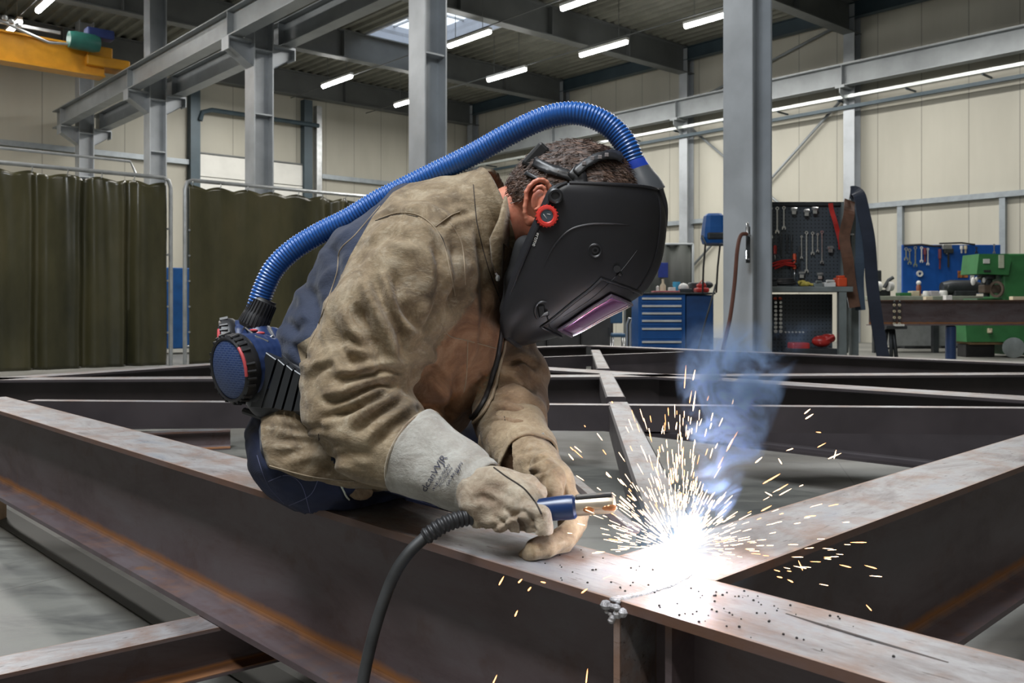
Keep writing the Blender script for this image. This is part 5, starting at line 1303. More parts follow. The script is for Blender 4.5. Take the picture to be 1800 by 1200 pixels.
# seams and edges standing on the leather
mb = MB()
M_seam = plain('pale_seam_edge', (.30, .235, .16), .8, 0, .15, 30)
for pts in ([(668, 362), (625, 412), (598, 440), (592, 480), (575, 530), (556, 580), (541, 615), (536, 650), (536, 690), (548, 730), (575, 768), (610, 800)],
            [(665, 385), (700, 374), (735, 378), (762, 398), (780, 430), (790, 470), (800, 520)], [(766, 398), (790, 380), (808, 372)],
            [(775, 568), (790, 590), (820, 598), (872, 612)], [(822, 600), (820, 660), (815, 690)], [(790, 390), (812, 430), (818, 500)]):
    surf_tube(mb, TJ, pts, .0011)
mb.build('jacket_seams', M_seam, jacket)
for pts in ([(832, 323), (836, 370), (840, 400), (858, 470), (880, 530)], [(762, 398), (778, 420), (786, 450)], [(560, 762), (562, 800), (565, 836)], [(885, 725), (895, 770), (900, 790)], [(660, 388), (700, 377), (735, 381)]):
    surf_tube(MB_ := MB(), TJ, pts, .0009)
    if MB_.v: MB_.build('jacket_stitching', plain('dark_thread', (.03, .022, .018), .8), jacket)
# hem edge
mb = MB(); surf_tube(mb, TJ, [(474, 818), (540, 836), (600, 844), (660, 848), (695, 851)], .0012); mb.build('jacket_hem', M_seam, jacket)
# zip and dark front edge
mb = MB(); surf_tube(mb, TJ, [(882, 560), (876, 610), (868, 650), (858, 690), (840, 725), (815, 745), (806, 770)], .0050, .002, 8); mb.build('zip_tape', M_black, jacket, 'black zip edge')
mb = MB(); surf_tube(mb, TJ, [(890, 570), (884, 612), (877, 655), (866, 697), (848, 730), (822, 752)], .0028, .003, 8); mb.build('front_facing', M_seam, jacket)
# collar: a stand of leather round the open neck
def collar(n=36):
    top = [(886, 306, 0), (880, 312, -.3)]
    vs = []; rows = 7
    c0 = A3(872, 371, 1.685); ax = (A3(925, 350, 1.67)-A3(845, 385, 1.69)); ax = Vector(ax).normalized()
    u = Vector((0, 1, 0)); w = ax.cross(u).normalized()
    for j in range(rows):
        f = j/(rows-1)
        for i in range(n+1):
            a = 2*PI*i/n
            r1 = .080+.003*math.sin(3*a)+.003*math.sin(5*a+1)*f; r2 = .088
            off_ = ax*(-.054+.058*f-.012*math.cos(a)) ; flare = 1+.06*f*f
            vs.append(Vector(c0)+off_+w*(math.sin(a)*r1*flare)+u*(math.cos(a)*r2*flare))
    return vs, rows, n
vs, rows, n = collar()
mb = MB().add(vs, [(j*(n+1)+i, j*(n+1)+i+1, (j+1)*(n+1)+i+1, (j+1)*(n+1)+i) for j in range(rows-1) for i in range(n)], smooth=True)
o = mb.build('collar', M_jack_plain, jacket, 'standing leather collar', sharp=80); sm = o.modifiers.new('t', 'SOLIDIFY'); sm.thickness = .007; sm.offset = 0
# lapel flap hanging beside the zip
def patch(name, poly, tree, mat, parent, lift=.004, th=.006, label=None, D=None, bulge=0.0):
    """a leather piece lying on a surface, outline given where it is seen"""
    c = np.mean(poly, 0); ring = catmull(poly, 4, closed=True); vs = []; fs = []; m = len(ring); R = 5
    for j in range(R+1):
        for q in ring:
            x, y = c+(q-c)*j/R
            h = onto(tree, x, y, lift+bulge*(1-(j/R)**2)) if tree is not None else None
            if h is None: h = W(x, y, D)
            vs.append(h)
    for j in range(R):
        for i in range(m): fs.append((j*m+i, j*m+(i+1) % m, (j+1)*m+(i+1) % m, (j+1)*m+i))
    mb = MB().add(vs, fs, smooth=True); o = mb.build(name, mat, parent, label, sharp=60)
    sm = o.modifiers.new('t', 'SOLIDIFY'); sm.thickness = th; sm.offset = 1; return o
mb = MB()
P_ = [W(x, y, d) for x, y, d in ((886, 345, 1.590), (876, 385, 1.575), (860, 420, 1.565), (864, 460, 1.575), (872, 490, 1.585), (877, 488, 1.60), (880, 450, 1.61), (886, 420, 1.61), (893, 430, 1.61), (892, 380, 1.60))]
c = sum(P_, Vector())/len(P_)
mb.add(P_+[c+Vector((0, -.012, 0))], [(i, (i+1) % 10, 10) for i in range(10)], smooth=True)
o = mb.build('collar_flap', M_jack_plain, jacket, 'folded collar flap beside the neck', sharp=80); sm = o.modifiers.new('t', 'SOLIDIFY'); sm.thickness = .006
mb = MB(); mb.ball(W(875, 489, 1.575), .0045, (1, 1, 1.4), 8); mb.tube([W(875, 485, 1.575), W(871, 480, 1.575)], .002, 6); mb.build('zip_pull', M_chrome, jacket, 'shiny zip pull')

# --- gloves
def glove_mesh(name, s, mat, creases, und=.003, label=None, seed=1.0):
    V, Q = s.mesh(); Nn = vnormals(V, Q); V = V+Nn*(fbm(V, (22, 22, 22), seed, 3)*und)[:, None]
    V = crease(V, Nn, creases); V = smooth_verts(V, Q, 1, .4)
    return sdf_obj(name, V, Q, mat, person, label), bvh(V, Q)
# near (right) hand: fist round the torch handle
s = SDF((-.10, 1.17, .52), (.09, 1.46, .69), .0026)
k = .012
s.cone(A3(838, 858, 1.36), A3(868, 874, 1.345), .036, .042, k)
s.cone(A3(868, 874, 1.345), A3(905, 890, 1.33), .042, .041, k)
s.cone(A3(848, 885, 1.335), A3(880, 915, 1.32), .032, .032, k)
s.cone(A3(905, 900, 1.33), A3(925, 905, 1.33), .036, .033, k)
# fingers folded under: knuckle, bend, tip
for kn, md, tp, r in (((846, 915, 1.32), (852, 934, 1.325), (872, 936, 1.36), .0125), ((868, 920, 1.305), (880, 938, 1.315), (900, 938, 1.355), .0135),
                      ((895, 918, 1.295), (910, 940, 1.305), (925, 935, 1.35), .0140), ((930, 900, 1.290), (948, 932, 1.295), (940, 950, 1.325), .0135)):
    s.cone(A3(*kn), A3(*md), r*1.1, r, .006); s.cone(A3(*md), A3(*tp), r, r*.85, .006)
# first finger end wrapping the handle
s.cone(A3(950, 905, 1.29), A3(953, 928, 1.285), .0155, .0145, .007); s.cone(A3(953, 928, 1.285), A3(936, 944, 1.30), .0145, .012, .006)
# thumb along the top of the handle, leaving the side of the palm
s.cone(A3(885, 850, 1.36), A3(925, 858, 1.36), .026, .019, .012); s.cone(A3(925, 858, 1.36), A3(948, 866, 1.355), .019, .013, .006)
LG = [([(868, 905), (890, 930), (888, 950)], 4, .006), ([(888, 893), (915, 918), (918, 948)], 4, .006), ([(915, 895), (935, 915), (935, 950)], 4, .006), ([(838, 925), (862, 932), (866, 945)], 4, .004), ([(830, 880), (850, 872), (872, 885)], 7, .005),
      ([(850, 850), (880, 862), (905, 880)], 7, .003), ([(855, 935), (885, 915), (925, 895)], 4, .004), ([(945, 935), (930, 925), (938, 910)], 3, .003)]
glove_n, TG = glove_mesh('glove', s, M_glove, LG, .0035, 'pale leather glove on the near hand')
mb = MB(); surf_tube(mb, TG, [(868, 822), (890, 838), (920, 858), (940, 882), (952, 903)], .0013); mb.build('glove_seam', plain('dark_thread', (.03, .022, .018), .8), glove_n)
# near cuff: flared gauntlet
def cone_cuff(name, p0, p1, r0, r1, mat, parent, label, flat=1.0, n=48, wob=.002, th=.0035, capring=True):
    p0 = Vector(p0); p1 = Vector(p1); ax = (p1-p0).normalized(); a = ax.cross(Vector((0, 1, 0))).normalized(); b2 = ax.cross(a).normalized(); L = (p1-p0).length
    vs = []; R = 26
    for j in range(R+1):
        f = j/R; r = r0+(r1-r0)*f**.85
        for i in range(n):
            w = 2*PI*i/n
            rr = r+wob*math.sin(w*3+f*4)+wob*.7*math.sin(w*5-f*6+1)+.0025*noise.noise(Vector((math.cos(w)*2, math.sin(w)*2, f*4)))-.0035*math.exp(-((f-.86)/.03)**2)
            vs.append(p0+ax*(L*f)+a*(math.cos(w)*rr)+b2*(math.sin(w)*rr*flat))
    mb = MB().add(vs, [(j*n+i, j*n+(i+1) % n, (j+1)*n+(i+1) % n, (j+1)*n+i) for j in range(R) for i in range(n)], smooth=True)
    o = mb.build(name, mat, parent, label, sharp=80); sm = o.modifiers.new('t', 'SOLIDIFY'); sm.thickness = th; sm.offset = 1
    me = o.data; return o, BVHTree.FromPolygons([v.co for v in me.vertices], [p.vertices for p in me.polygons]), (p0, ax, a, b2)
cuff, TC, fr = cone_cuff('glove_cuff', A3(729, 793, 1.435), A3(848, 862, 1.365), .067, .043, M_cuff, glove_n, 'light grey suede gauntlet cuff with printed lettering', .92)
mb = MB(); p0, ax, a, b2 = fr
mb.tube([p0+a*(math.cos(w)*.0690)+b2*(math.sin(w)*.0635) for w in np.linspace(0, 2*PI, 49)], .0022, 6, cap=False)
surf_tube(mb, TC, [(770, 738), (800, 762), (835, 788), (866, 815)], .0026, .001)
mb.build('cuff_binding', M_glove, cuff)
mb = MB()
surf_tube(mb, TC, [(862, 826), (848, 852), (830, 876), (816, 893)], .0011); mb.build('cuff_seam', plain('grey_thread', (.16, .15, .15), .8), cuff)
# lettering printed on the cuff
def printing(text, px, size, ang, tree, parent, mat, name='cuff_lettering'):
    cu = bpy.data.curves.new('t', 'FONT'); cu.body = text; cu.size = size; cu.align_x = 'LEFT'; cu.fill_mode = 'FRONT'; cu.resolution_u = 3
    ob = bpy.data.objects.new('t', cu); C.objects.link(ob); bpy.context.view_layer.update()
    me = bpy.data.meshes.new_from_object(ob.evaluated_get(bpy.context.evaluated_depsgraph_get())); bpy.data.objects.remove(ob)
    bm = bmesh.new(); bm.from_mesh(me); bmesh.ops.triangulate(bm, faces=bm.faces[:]); bmesh.ops.subdivide_edges(bm, edges=[e for e in bm.edges if e.calc_length() > 6], cuts=2)
    c_, s_ = math.cos(ang), math.sin(ang)
    for v in bm.verts:
        x, y = v.co.x, v.co.y; X_ = px[0]+x*c_+y*s_; Y_ = px[1]-(x*s_-y*c_)*1.0
        Y_ = px[1]-(x*s_+y*c_) ; X_ = px[0]+x*c_-y*s_
        h = onto(tree, X_, Y_, .0052)
        v.co = h if h is not None else W(X_, Y_, 1.36)
    bm.to_mesh(me); bm.free(); me.materials.clear(); me.materials.append(mat)
    o = bpy.data.objects.new(name, me); C.objects.link(o); attach(o, parent); return o
M_ink = plain('faded_blue_black_ink', (.035, .035, .07), .7, 0, .3, 90)
for txt, px, sz, l in (('dcanVVJR', (751, 862), 17, 'dark printed lettering'), ('WAELAR PERAN', (765, 861), 7, None), ('PROFESSION', (777, 855), 6.5, None), ('GAS PREBAN', (790, 853), 7.5, None)):
    o = printing(txt, px, sz, math.radians(56), TC, cuff, M_ink)
    if l: o['label'] = l
# far (left) hand
s = SDF((.00, 1.22, .47), (.14, 1.62, .72), .0026)
s.cone(A3(915, 795, 1.54), A3(940, 822, 1.49), px2m(54, 1.54), px2m(46, 1.49), .012)
s.cone(A3(940, 822, 1.49), A3(972, 850, 1.44), px2m(46, 1.49), px2m(38, 1.44), .012)
s.cone(A3(968, 850, 1.44), A3(992, 880, 1.415), .035, .026, .012)
s.cone(A3(955, 822, 1.42), A3(970, 842, 1.385), .022, .020, .008); s.cone(A3(970, 842, 1.385), A3(973, 858, 1.365), .020, .0165, .006)   # thumb over the handle
# four fingers curling under the handle towards the camera
for i, (dx, dy, dd, r) in enumerate(((6, -10, .00, .0135), (2, 6, -.010, .0145), (-4, 18, -.004, .0140), (-18, 22, .012, .0120))):
    pts = [(1000+dx*.3, 885, 1.415), (1012+dx, 915+dy, 1.385+dd), (994+dx, 940+dy, 1.345+dd), (960+dx, 958+dy*.6, 1.315+dd), (936+dx*.6, 966+dy*.5, 1.305+dd)]
    for j, (p, q) in enumerate(zip(pts, pts[1:])): s.cone(A3(*p), A3(*q), r*(1.05-.05*j), r*(1.0-.05*j), .0025)
LG2 = [([(930, 835), (950, 828), (975, 815)], 4, .005), ([(925, 820), (945, 808), (965, 800)], 4, .005), ([(940, 850), (948, 835), (960, 826)], 3, .004), ([(905, 800), (940, 790), (965, 785)], 5, .004), ([(990, 845), (993, 862), (992, 875)], 3, .004)]
V, Q = s.mesh(); V[:, 2] = np.maximum(V[:, 2], ZT+.0015)
Nn = vnormals(V, Q); V = V+Nn*(fbm(V, (22, 22, 22), 7.0, 3)*.003)[:, None]; V = crease(V, Nn, LG2); V = smooth_verts(V, Q, 1, .4)
glove_f = sdf_obj('glove', V, Q, M_gloveB, person, 'brown leather glove on the far hand, steadying the torch'); TGF = bvh(V, Q)
cuf2, TC2, fr2 = cone_cuff('glove_cuff', A3(903, 765, 1.60), A3(930, 812, 1.51), .060, .050, M_gloveB, glove_f, 'brown cuff of the far glove', .95)
mb = MB(); surf_tube(mb, TC2, [(952, 762), (962, 785), (975, 806), (985, 820)], .003, .002); mb.build('reflective_strip', M_cuff, cuf2, 'pale strip on the far cuff')
# ================================================================== welding helmet
M_hel, nt, bs = newmat('matt_black_shell'); v = coord(nt)
n1 = noise_tex(nt, v, 8, 5)
nt.links.new(ramp(nt, n1, [(.3, (.010, .010, .012)), (.7, (.016, .016, .019))]), bs.inputs['Base Color']); bs.inputs['Roughness'].default_value = .42; bs.inputs['Specular IOR Level'].default_value = .4
bump(nt, bs, noise_tex(nt, v, 900, 2), .06, .0006)
M_knob = plain('glossy_black_plastic', (.015, .015, .017), .42)
M_redk = plain('bright_red_dial', (.62, .04, .03), .4, 0, .06)
HMD, HW = 1.63, .118
ROWS = [((988, 321), (1153, 340), .112), ((966, 331), (1164, 372), .117), ((950, 362), (1163, 425), .119), ((929, 408), (1151, 476), .119), ((911, 450), (1119, 522), .117),
        ((897, 490), (1062, 553), .112), ((886, 528), (1004, 584), .106), ((880, 562), (948, 600), .096), ((888, 590), (914, 608), .080)]
def hrow(t):
    P_ = catm_rows; f = t*(len(P_)-1); i = min(int(f), len(P_)-2); return P_[i]+(P_[i+1]-P_[i])*(f-i)
raw = []
for (bx, by), (fx, fy), w in ROWS:
    B_ = W(bx, by, HMD-w); F_ = W(fx, fy, HMD); raw.append((B_.x, B_.z, F_.x, F_.z, w))
catm_rows = catmull(raw, 6)
def helm(t, th, off_=0.0, e=.66):
    """t: crown 0 .. chin 1; th: -90 far edge .. 0 front .. 90 near edge (degrees)"""
    def raw_(t, th):
        r = hrow(min(1, max(0, t))); a = math.radians(th); c_ = max(0, math.cos(a))**e; s_ = math.copysign(abs(math.sin(a))**e, math.sin(a))
        return Vector((r[0]+(r[2]-r[0])*c_, HMD-r[4]*s_, r[1]+(r[3]-r[1])*c_))
    p = raw_(t, th)
    if off_:
        d1 = raw_(min(1, t+.01), th)-raw_(max(0, t-.01), th); d2 = raw_(t, th+1)-raw_(t, th-1); n = d1.cross(d2)
        if n.length > 1e-12:
            n.normalize(); c0 = Vector((W(1010, 420, HMD).x, HMD, W(1010, 420, HMD).z)); n = n if n.dot(p-c0) > 0 else -n; p = p+n*off_
    return p
helmet = thing('welding_helmet', 'matt black welding helmet with red dial worn by the person on the beam', 'helmet', W(1020, 440, HMD))
nT, nA = 64, 72; vs = []
for j in range(nT+1):
    for i in range(nA+1):
        a = -90+180*i/nA; a = 90*math.copysign(abs(a/90)**1.0, a)
        t = j/nT; p = helm(t, a, 0)
        o_ = 0.0
        if t > .05 and abs(a) < 24: o_ += .0035*math.exp(-((abs(a)-14)/6)**2)*min(1, (t-.05)*8)*(1 if t < .46 else max(0, 1-(t-.46)*14))
        if t > .55 and abs(a) > 80: o_ += .006*((abs(a)-80)/10)*min(1, (t-.55)*4)
        vs.append(helm(t, a, o_) if o_ else p)
mb = MB().add(vs, [(j*(nA+1)+i, j*(nA+1)+i+1, (j+1)*(nA+1)+i+1, (j+1)*(nA+1)+i) for j in range(nT) for i in range(nA)], smooth=True)
o = mb.build('shell', M_hel, helmet, sharp=70); sm = o.modifiers.new('t', 'SOLIDIFY'); sm.thickness = .0035; sm.offset = -1
THm = BVHTree.FromPolygons([v.co for v in o.data.vertices], [p.vertices for p in o.data.polygons])
# rolled rim
mb = MB(); mb.tube([helm(0, a) for a in np.linspace(-89, 89, 60)], .0030, 8); mb.tube([helm(t, 89.5) for t in np.linspace(0, 1, 60)], [.003+.0025*max(0, t-.45) for t in np.linspace(0, 1, 60)], 8); mb.tube([helm(t, -89.5) for t in np.linspace(0, 1, 60)], .003, 8)
mb.tube([helm(1, a) for a in np.linspace(-89, 89, 40)], .0042, 8); mb.build('rim', M_hel, helmet)
# crown corner wings
for s_ in (1, -1):
    mb = MB(); mb.tube([helm(t, 12*s_, .0015) for t in np.linspace(.0, .2, 12)], [.009*(1-x*.7) for x in np.linspace(0, 1, 12)], 8); mb.build('crown_corner', M_hel, helmet)
# lens window
M_lens, nt, bs = newmat('violet_filter_glass'); bs.inputs['Base Color'].default_value = (.30, .13, .30, 1); bs.inputs['Metallic'].default_value = .75; bs.inputs['Roughness'].default_value = .16; bs.inputs['Coat Weight'].default_value = .8
t0, t1, aw = .535, .755, 46
vs = []; nn_ = 14
for j in range(nn_+1):
    for i in range(nn_+1): vs.append(helm(t0+(t1-t0)*j/nn_, -aw+2*aw*i/nn_, .0045))
o = MB().add(vs, [(j*(nn_+1)+i, j*(nn_+1)+i+1, (j+1)*(nn_+1)+i+1, (j+1)*(nn_+1)+i) for j in range(nn_) for i in range(nn_)], smooth=True).build('lens', M_lens, helmet, 'violet tinted lens', sharp=70)
o.modifiers.new('t', 'SOLIDIFY').thickness = .002
ring = [helm(t0, a, .0055) for a in np.linspace(-aw, aw, 18)]+[helm(t, aw, .0055) for t in np.linspace(t0, t1, 14)[1:]]+[helm(t1, a, .0055) for a in np.linspace(aw, -aw, 18)[1:]]+[helm(t, -aw, .0055) for t in np.linspace(t1, t0, 14)[1:]]
mb = MB(); mb.tube(ring, .0030, 8, cap=False)
M_vi = plain('violet_grey_plastic', (.10, .075, .11), .3)
mb.build('lens_frame', M_vi, helmet)
mb = MB(); mb.tube([helm(t, 0, .0065) for t in np.linspace(t0, t1, 16)], .0022, 8); mb.tube([helm(t, 16, .0050) for t in np.linspace(t0+.01, t1-.01, 16)], .0012, 6); mb.build('lens_bar', M_chrome, helmet)
ring2 = [helm(t0-.05, a, .001) for a in np.linspace(-60, 60, 22)]+[helm(t, 60, .001) for t in np.linspace(t0-.05, t1+.035, 14)[1:]]+[helm(t1+.035, a, .001) for a in np.linspace(60, -60, 22)[1:]]+[helm(t, -60, .001) for t in np.linspace(t1+.035, t0-.05, 14)[1:]]
mb = MB(); mb.tube(ring2, .0028, 8, cap=False); mb.build('window_surround', M_hel, helmet)
# dial, knobs, marks on the near cheek
def cheek(x, y, lift=0.0):
    h = onto(THm, x, y, 0); d = Vector((0, -1, 0)); return h+d*lift
def disc(prof, x, y, mat, name, label=None, n=28, tilt=(0, -1, 0)):
    return MB().lathe(prof, cheek(x, y), tilt, n).build(name, mat, helmet, label)
d1 = disc([(0, -.004), (.0178, -.004), (.0182, .006), (.0165, .010), (.0125, .0105), (.0105, .0085)], 961, 380, M_redk, 'adjusting_dial', 'bright red dial ring')
mb = MB(); c0 = cheek(961, 380)
for k in range(20):
    w = 2*PI*k/20; p = c0+Vector((math.cos(w)*.0182, -.004, math.sin(w)*.0182)); mb.tube([p+Vector((0, .005, 0)), p-Vector((0, .004, 0))], .0011, 6)
g = mb.build('dial_grip', M_redk, helmet); 
g = MB().lathe([(.0, .0082), (.0112, .0082), (.0112, .0), (0, 0)], c0, (0, -1, 0), 6, smooth=False).build('dial_cap', plain('slate_blue_plastic', (.06, .08, .10), .35), helmet)
mb = MB(); mb.tube([c0+Vector((-.006, -.0087, .003)), c0+Vector((0, -.0087, -.005))], .0005, 5); mb.tube([c0+Vector((.000, -.0087, .003)), c0+Vector((.006, -.0087, .002))], .0005, 5); mb.build('dial_mark', M_offw, helmet)
disc([(0, -.005), (.0125, -.005), (.0125, .008), (.0100, .010), (.007, .0095), (.006, .007), (0, .007)], 976, 345, M_knob, 'small_knob')
disc([(.0085, -.002), (.0118, -.002), (.0118, .0016), (.0105, .0024), (.0085, .0012)], 1046, 440, M_hel, 'round_badge')
disc([(.0028, -.002), (.0055, -.002), (.0055, .0018), (.0028, .0018)], 1046, 440, M_hel, 'badge_centre')
disc([(0, -.003), (.006, -.003), (.006, .005), (0, .005)], 1084, 473, M_knob, 'latch_screw')
mb = MB(); mb.tube([cheek(1086, 480, .002), cheek(1092, 484, .002)], .0038, 8); mb.build('latch', M_knob, helmet)
mb = MB(); mb.tube([cheek(955+15*math.cos(a), 547-17*math.sin(a), .001) for a in np.linspace(1.2, 4.0, 16)], .0018, 6); mb.build('vent_rim', M_hel, helmet)
mb = MB(); mb.tube([cheek(951, 538, .001), cheek(953, 553, .002), cheek(964, 550, .004)], [.006, .007, .004], 8); mb.tube([cheek(962, 556, .001), cheek(966, 575, .001), cheek(975, 583, .001)], .0012, 6); mb.build('vent_lever', M_knob, helmet)
mb = MB()
for pts, r in (([(955, 470), (972, 435), (1000, 405), (1035, 394), (1075, 393), (1106, 395)], .0016), ([(985, 560), (1040, 525), (1090, 478), (1120, 440)], .0010)):
    P_ = [cheek(q[0], q[1], .0002) for q in catmull(pts, 8)]; mb.tube(P_, [r*min(1, 4*min(k, len(P_)-1-k)/len(P_)+.2) for k in range(len(P_))], 6)
mb.build('pressed_line', M_hel, helmet)
mb = MB(); mb.tube([helm(t, 27, .0006) for t in np.linspace(.06, .5, 30)], [.0018*min(1, 6*min(k, 29-k)/29+.2) for k in range(30)], 6); mb.build('front_ridge', M_hel, helmet)
def htext(txt, px, size, ang):
    cu = bpy.data.curves.new('t', 'FONT'); cu.body = txt; cu.size = size; cu.resolution_u = 3
    ob = bpy.data.objects.new('t', cu); C.objects.link(ob); bpy.context.view_layer.update()
    me = bpy.data.meshes.new_from_object(ob.evaluated_get(bpy.context.evaluated_depsgraph_get())); bpy.data.objects.remove(ob)
    c_, s_ = math.cos(ang), math.sin(ang)
    for v in me.vertices:
        x, y = v.co.x, v.co.y; v.co = cheek(px[0]+x*c_-y*s_, px[1]-(x*s_+y*c_), .0012)
    me.materials.clear(); me.materials.append(M_offw); o = bpy.data.objects.new('cheek_lettering', me); C.objects.link(o); attach(o, helmet); o['label'] = 'small white lettering'
htext('grtme', (943, 408), 10.5, math.radians(-108))
# black seal between helmet and neck
s = SDF(W(870, 620, 1.54), W(960, 400, 1.72), .004)
s.chain(ch((925, 435, 1.61, 22), (908, 490, 1.62, 20), (900, 545, 1.63, 20), (908, 590, 1.63, 14)), .01, .6); V, Q = s.mesh()
sdf_obj('face_seal', V, Q, plain('black_fabric', (.012, .012, .013), .9), helmet)
# headgear on the hair
def band(name, pts, w, lift=.005, th=.0025, tree=None):
    tree = tree or TH_; c = catmull(pts, 6); vs = []; m = len(c)
    for i, q in enumerate(c):
        d = c[min(i+1, m-1)]-c[max(i-1, 0)]; d = d[:2]/(np.linalg.norm(d[:2])+1e-9); nrm = np.array((-d[1], d[0])); ww = (q[2] if len(q) > 2 else w)
        for s_ in (-1, -.33, .33, 1):
            x, y = q[:2]+nrm*ww/2*s_; h = onto(tree, x, y, lift)
            if h is None: h = vs[-4] if len(vs) >= 4 else W(x, y, 1.6)
            vs.append(h)
    mb = MB().add(vs, [(i*4+k, i*4+k+1, i*4+k+5, i*4+k+4) for i in range(m-1) for k in range(3)], smooth=True); o = mb.build(name, M_knob, helmet, sharp=70)
    sm = o.modifiers.new('t', 'SOLIDIFY'); sm.thickness = th; sm.offset = 1; return o
band('head_band', [(940, 286), (960, 296), (985, 305), (1005, 312), (1015, 330)], 17)
band('head_band', [(925, 305), (950, 318), (975, 330)], 6)
band('crown_strap', [(1012, 306), (1035, 287), (1060, 277), (1078, 277), (1090, 283)], 15)
band('side_strap', [(1005, 300), (1018, 312), (1020, 330)], 26, .006)
mb = MB()
for x, y in ((1026, 293), (1040, 285), (1052, 281), (1063, 279)):
    h = onto(TH_, x, y, .009); 
    if h: mb.bbox(h.x-.0035, h.x+.0035, h.y-.002, h.y+.001, h.z-.0035, h.z+.0035, .001)
if mb.v: mb.build('strap_slots', plain('pale_slot', (.25, .22, .22), .4), helmet)
Rk = Matrix.Rotation(math.radians(-35), 3, 'Y')
mb = MB(); kc = W(941, 277, 1.60)
mb.bbox(-.026, .026, -.020, .020, -.013, .012, .006, Matrix.Translation(kc) @ Matrix.Rotation(math.radians(-48), 4, 'Y'), 3); mb.bbox(-.020, .020, -.014, .014, -.004, .004, .002, Matrix.Translation(kc+Vector((.012, 0, -.012))) @ Matrix.Rotation(math.radians(-48), 4, 'Y'))
mb.build('ratchet_knob', M_knob, helmet)

# ================================================================== air hose
hp = [(452, 545, 1.735), (463, 510, 1.735), (482, 472, 1.735), (514, 440, 1.735), (560, 411, 1.735), (612, 385, 1.73), (665, 353, 1.725), (720, 326, 1.72), (775, 299, 1.71), (830, 272, 1.70), (880, 244, 1.685), (925, 221, 1.67), (968, 204, 1.655), (1010, 199, 1.645), (1048, 208, 1.64), (1080, 229, 1.635), (1102, 258, 1.63), (1114, 288, 1.63)]
hc_ = [tuple(W(*q)) for q in [tuple(x) for x in catmull(hp, 10)]]
M_hose, nt, bs = newmat('blue_ribbed_hose'); bs.inputs['Base Color'].default_value = (.018, .095, .34, 1); bs.inputs['Roughness'].default_value = .3; bs.inputs['Coat Weight'].default_value = .3
M_bluep = plain('blue_cuff_plastic', (.02, .06, .42), .35)
hose = thing('breathing_hose', 'ribbed blue air hose arching from the waist blower to the helmet top', 'hose', W(455, 540, 1.735))
step = .0062/6; rs = resample(hc_, step); rr = [.0192+.0024*(.5-.5*math.cos(2*PI*i/6))**.7*1 for i in range(len(rs))]
MB().tube([tuple(p) for p in rs], rr, 20, cap=False).build('ribbed_tube', M_hose, hose, sharp=180)
MB().tube([W(1113, 283, 1.63), W(1116, 292, 1.63), W(1122, 303, 1.63)], [.0215, .023, .0235], 24).build('hose_cuff', M_bluep, hose, 'smooth bright blue cuff')
mb = MB(); mb.tube([W(1117, 298, 1.63), W(1122, 312, 1.63), W(1128, 326, 1.63), W(1134, 342, 1.63)], [.0255, .030, .035, .038], 28); mb.build('swivel_fitting', M_vi if False else plain('grey_black_fitting', (.075, .08, .088), .4), hose)
mb = MB(); mb.tube([W(1146, 312, 1.61), W(1151, 322, 1.61)], .0045, 8); mb.tube([W(1120, 312, 1.63-.027), W(1150, 336, 1.63-.022)], .001, 6); mb.build('release_button', M_knob, hose)
mb = MB(); pA, pB = W(466, 527, 1.735), W(442, 578, 1.73); ax = (pB-pA); L = ax.length
mb.lathe([(0, -.002), (.022, -.002), (.0225, .002), (.024, .004), (.0245, L*.45), (.027, L*.55), (.028, L*.9), (.024, L), (0, L)], pA, ax, 30)
a_ = ax.normalized(); u_ = a_.orthogonal().normalized(); w_ = a_.cross(u_)
for k in range(26):
    t = 2*PI*k/26; d = u_*math.cos(t)+w_*math.sin(t); mb.tube([pA+ax*.08+d*.0245, pA+ax*.45+d*.0252, pA+ax*.9+d*.0285], .0013, 5)
mb.build('screw_connector', M_black, hose, 'black ribbed screw connector')

# ================================================================== blower unit on the belt
M_navyp = plain('navy_blower_plastic', (.014, .030, .095), .38, 0, .06)
M_grille, nt, bs = newmat('navy_filter_grille'); v = coord(nt)
ck = N(nt, 'ShaderNodeTexBrick'); ck.inputs['Scale'].default_value = 62; ck.inputs['Mortar Size'].default_value = .035; ck.inputs['Color1'].default_value = (.015, .035, .11, 1); ck.inputs['Color2'].default_value = (.02, .045, .14, 1); ck.inputs['Mortar'].default_value = (.06, .09, .19, 1)
cb = N(nt, 'ShaderNodeCombineXYZ'); so = sep(nt, v); nt.links.new(so[1], cb.inputs[0]); nt.links.new(so[2], cb.inputs[1]); nt.links.new(cb.outputs[0], ck.inputs['Vector'])
nt.links.new(ck.outputs['Color'], bs.inputs['Base Color']); bs.inputs['Roughness'].default_value = .4; bump(nt, bs, ck.outputs['Fac'], .6, -.002)
M_ledr = plain('red_indicator', (.55, .08, .09), .35)
pack = thing('blower_unit', 'navy belt blower unit with two round filter discs on the lower back of the welder', 'blower unit', W(450, 650, 1.70))
s = SDF((-.56, 1.54, .62), (-.30, 1.92, .86), .0036)
nrm = Vector((-.66, -.74, -.12)).normalized()
c1, c2 = Vector(W(404, 649, 1.60)), Vector(W(388, 614, 1.80))
nrm2 = Vector((-.93, -.30, .02)).normalized()
for c, n_ in ((c1, nrm), (c2, nrm2)):
    for q in range(5):
        r_ = .060-.0012*q*q*.3; cc = c-n_*(.022+.012*q); u1 = n_.orthogonal().normalized(); u2 = n_.cross(u1)
        for g_ in range(20):
            w0 = 2*PI*g_/20; w1 = 2*PI*(g_+1)/20
            s.cone(cc+(u1*math.cos(w0)+u2*math.sin(w0))*(r_-.010), cc+(u1*math.cos(w1)+u2*math.sin(w1))*(r_-.010), .010, .010, .001)
        cd = cc-n_*.028; s.cone(cd-u1*.02, cd+u1*.02, .032, .032, .002)
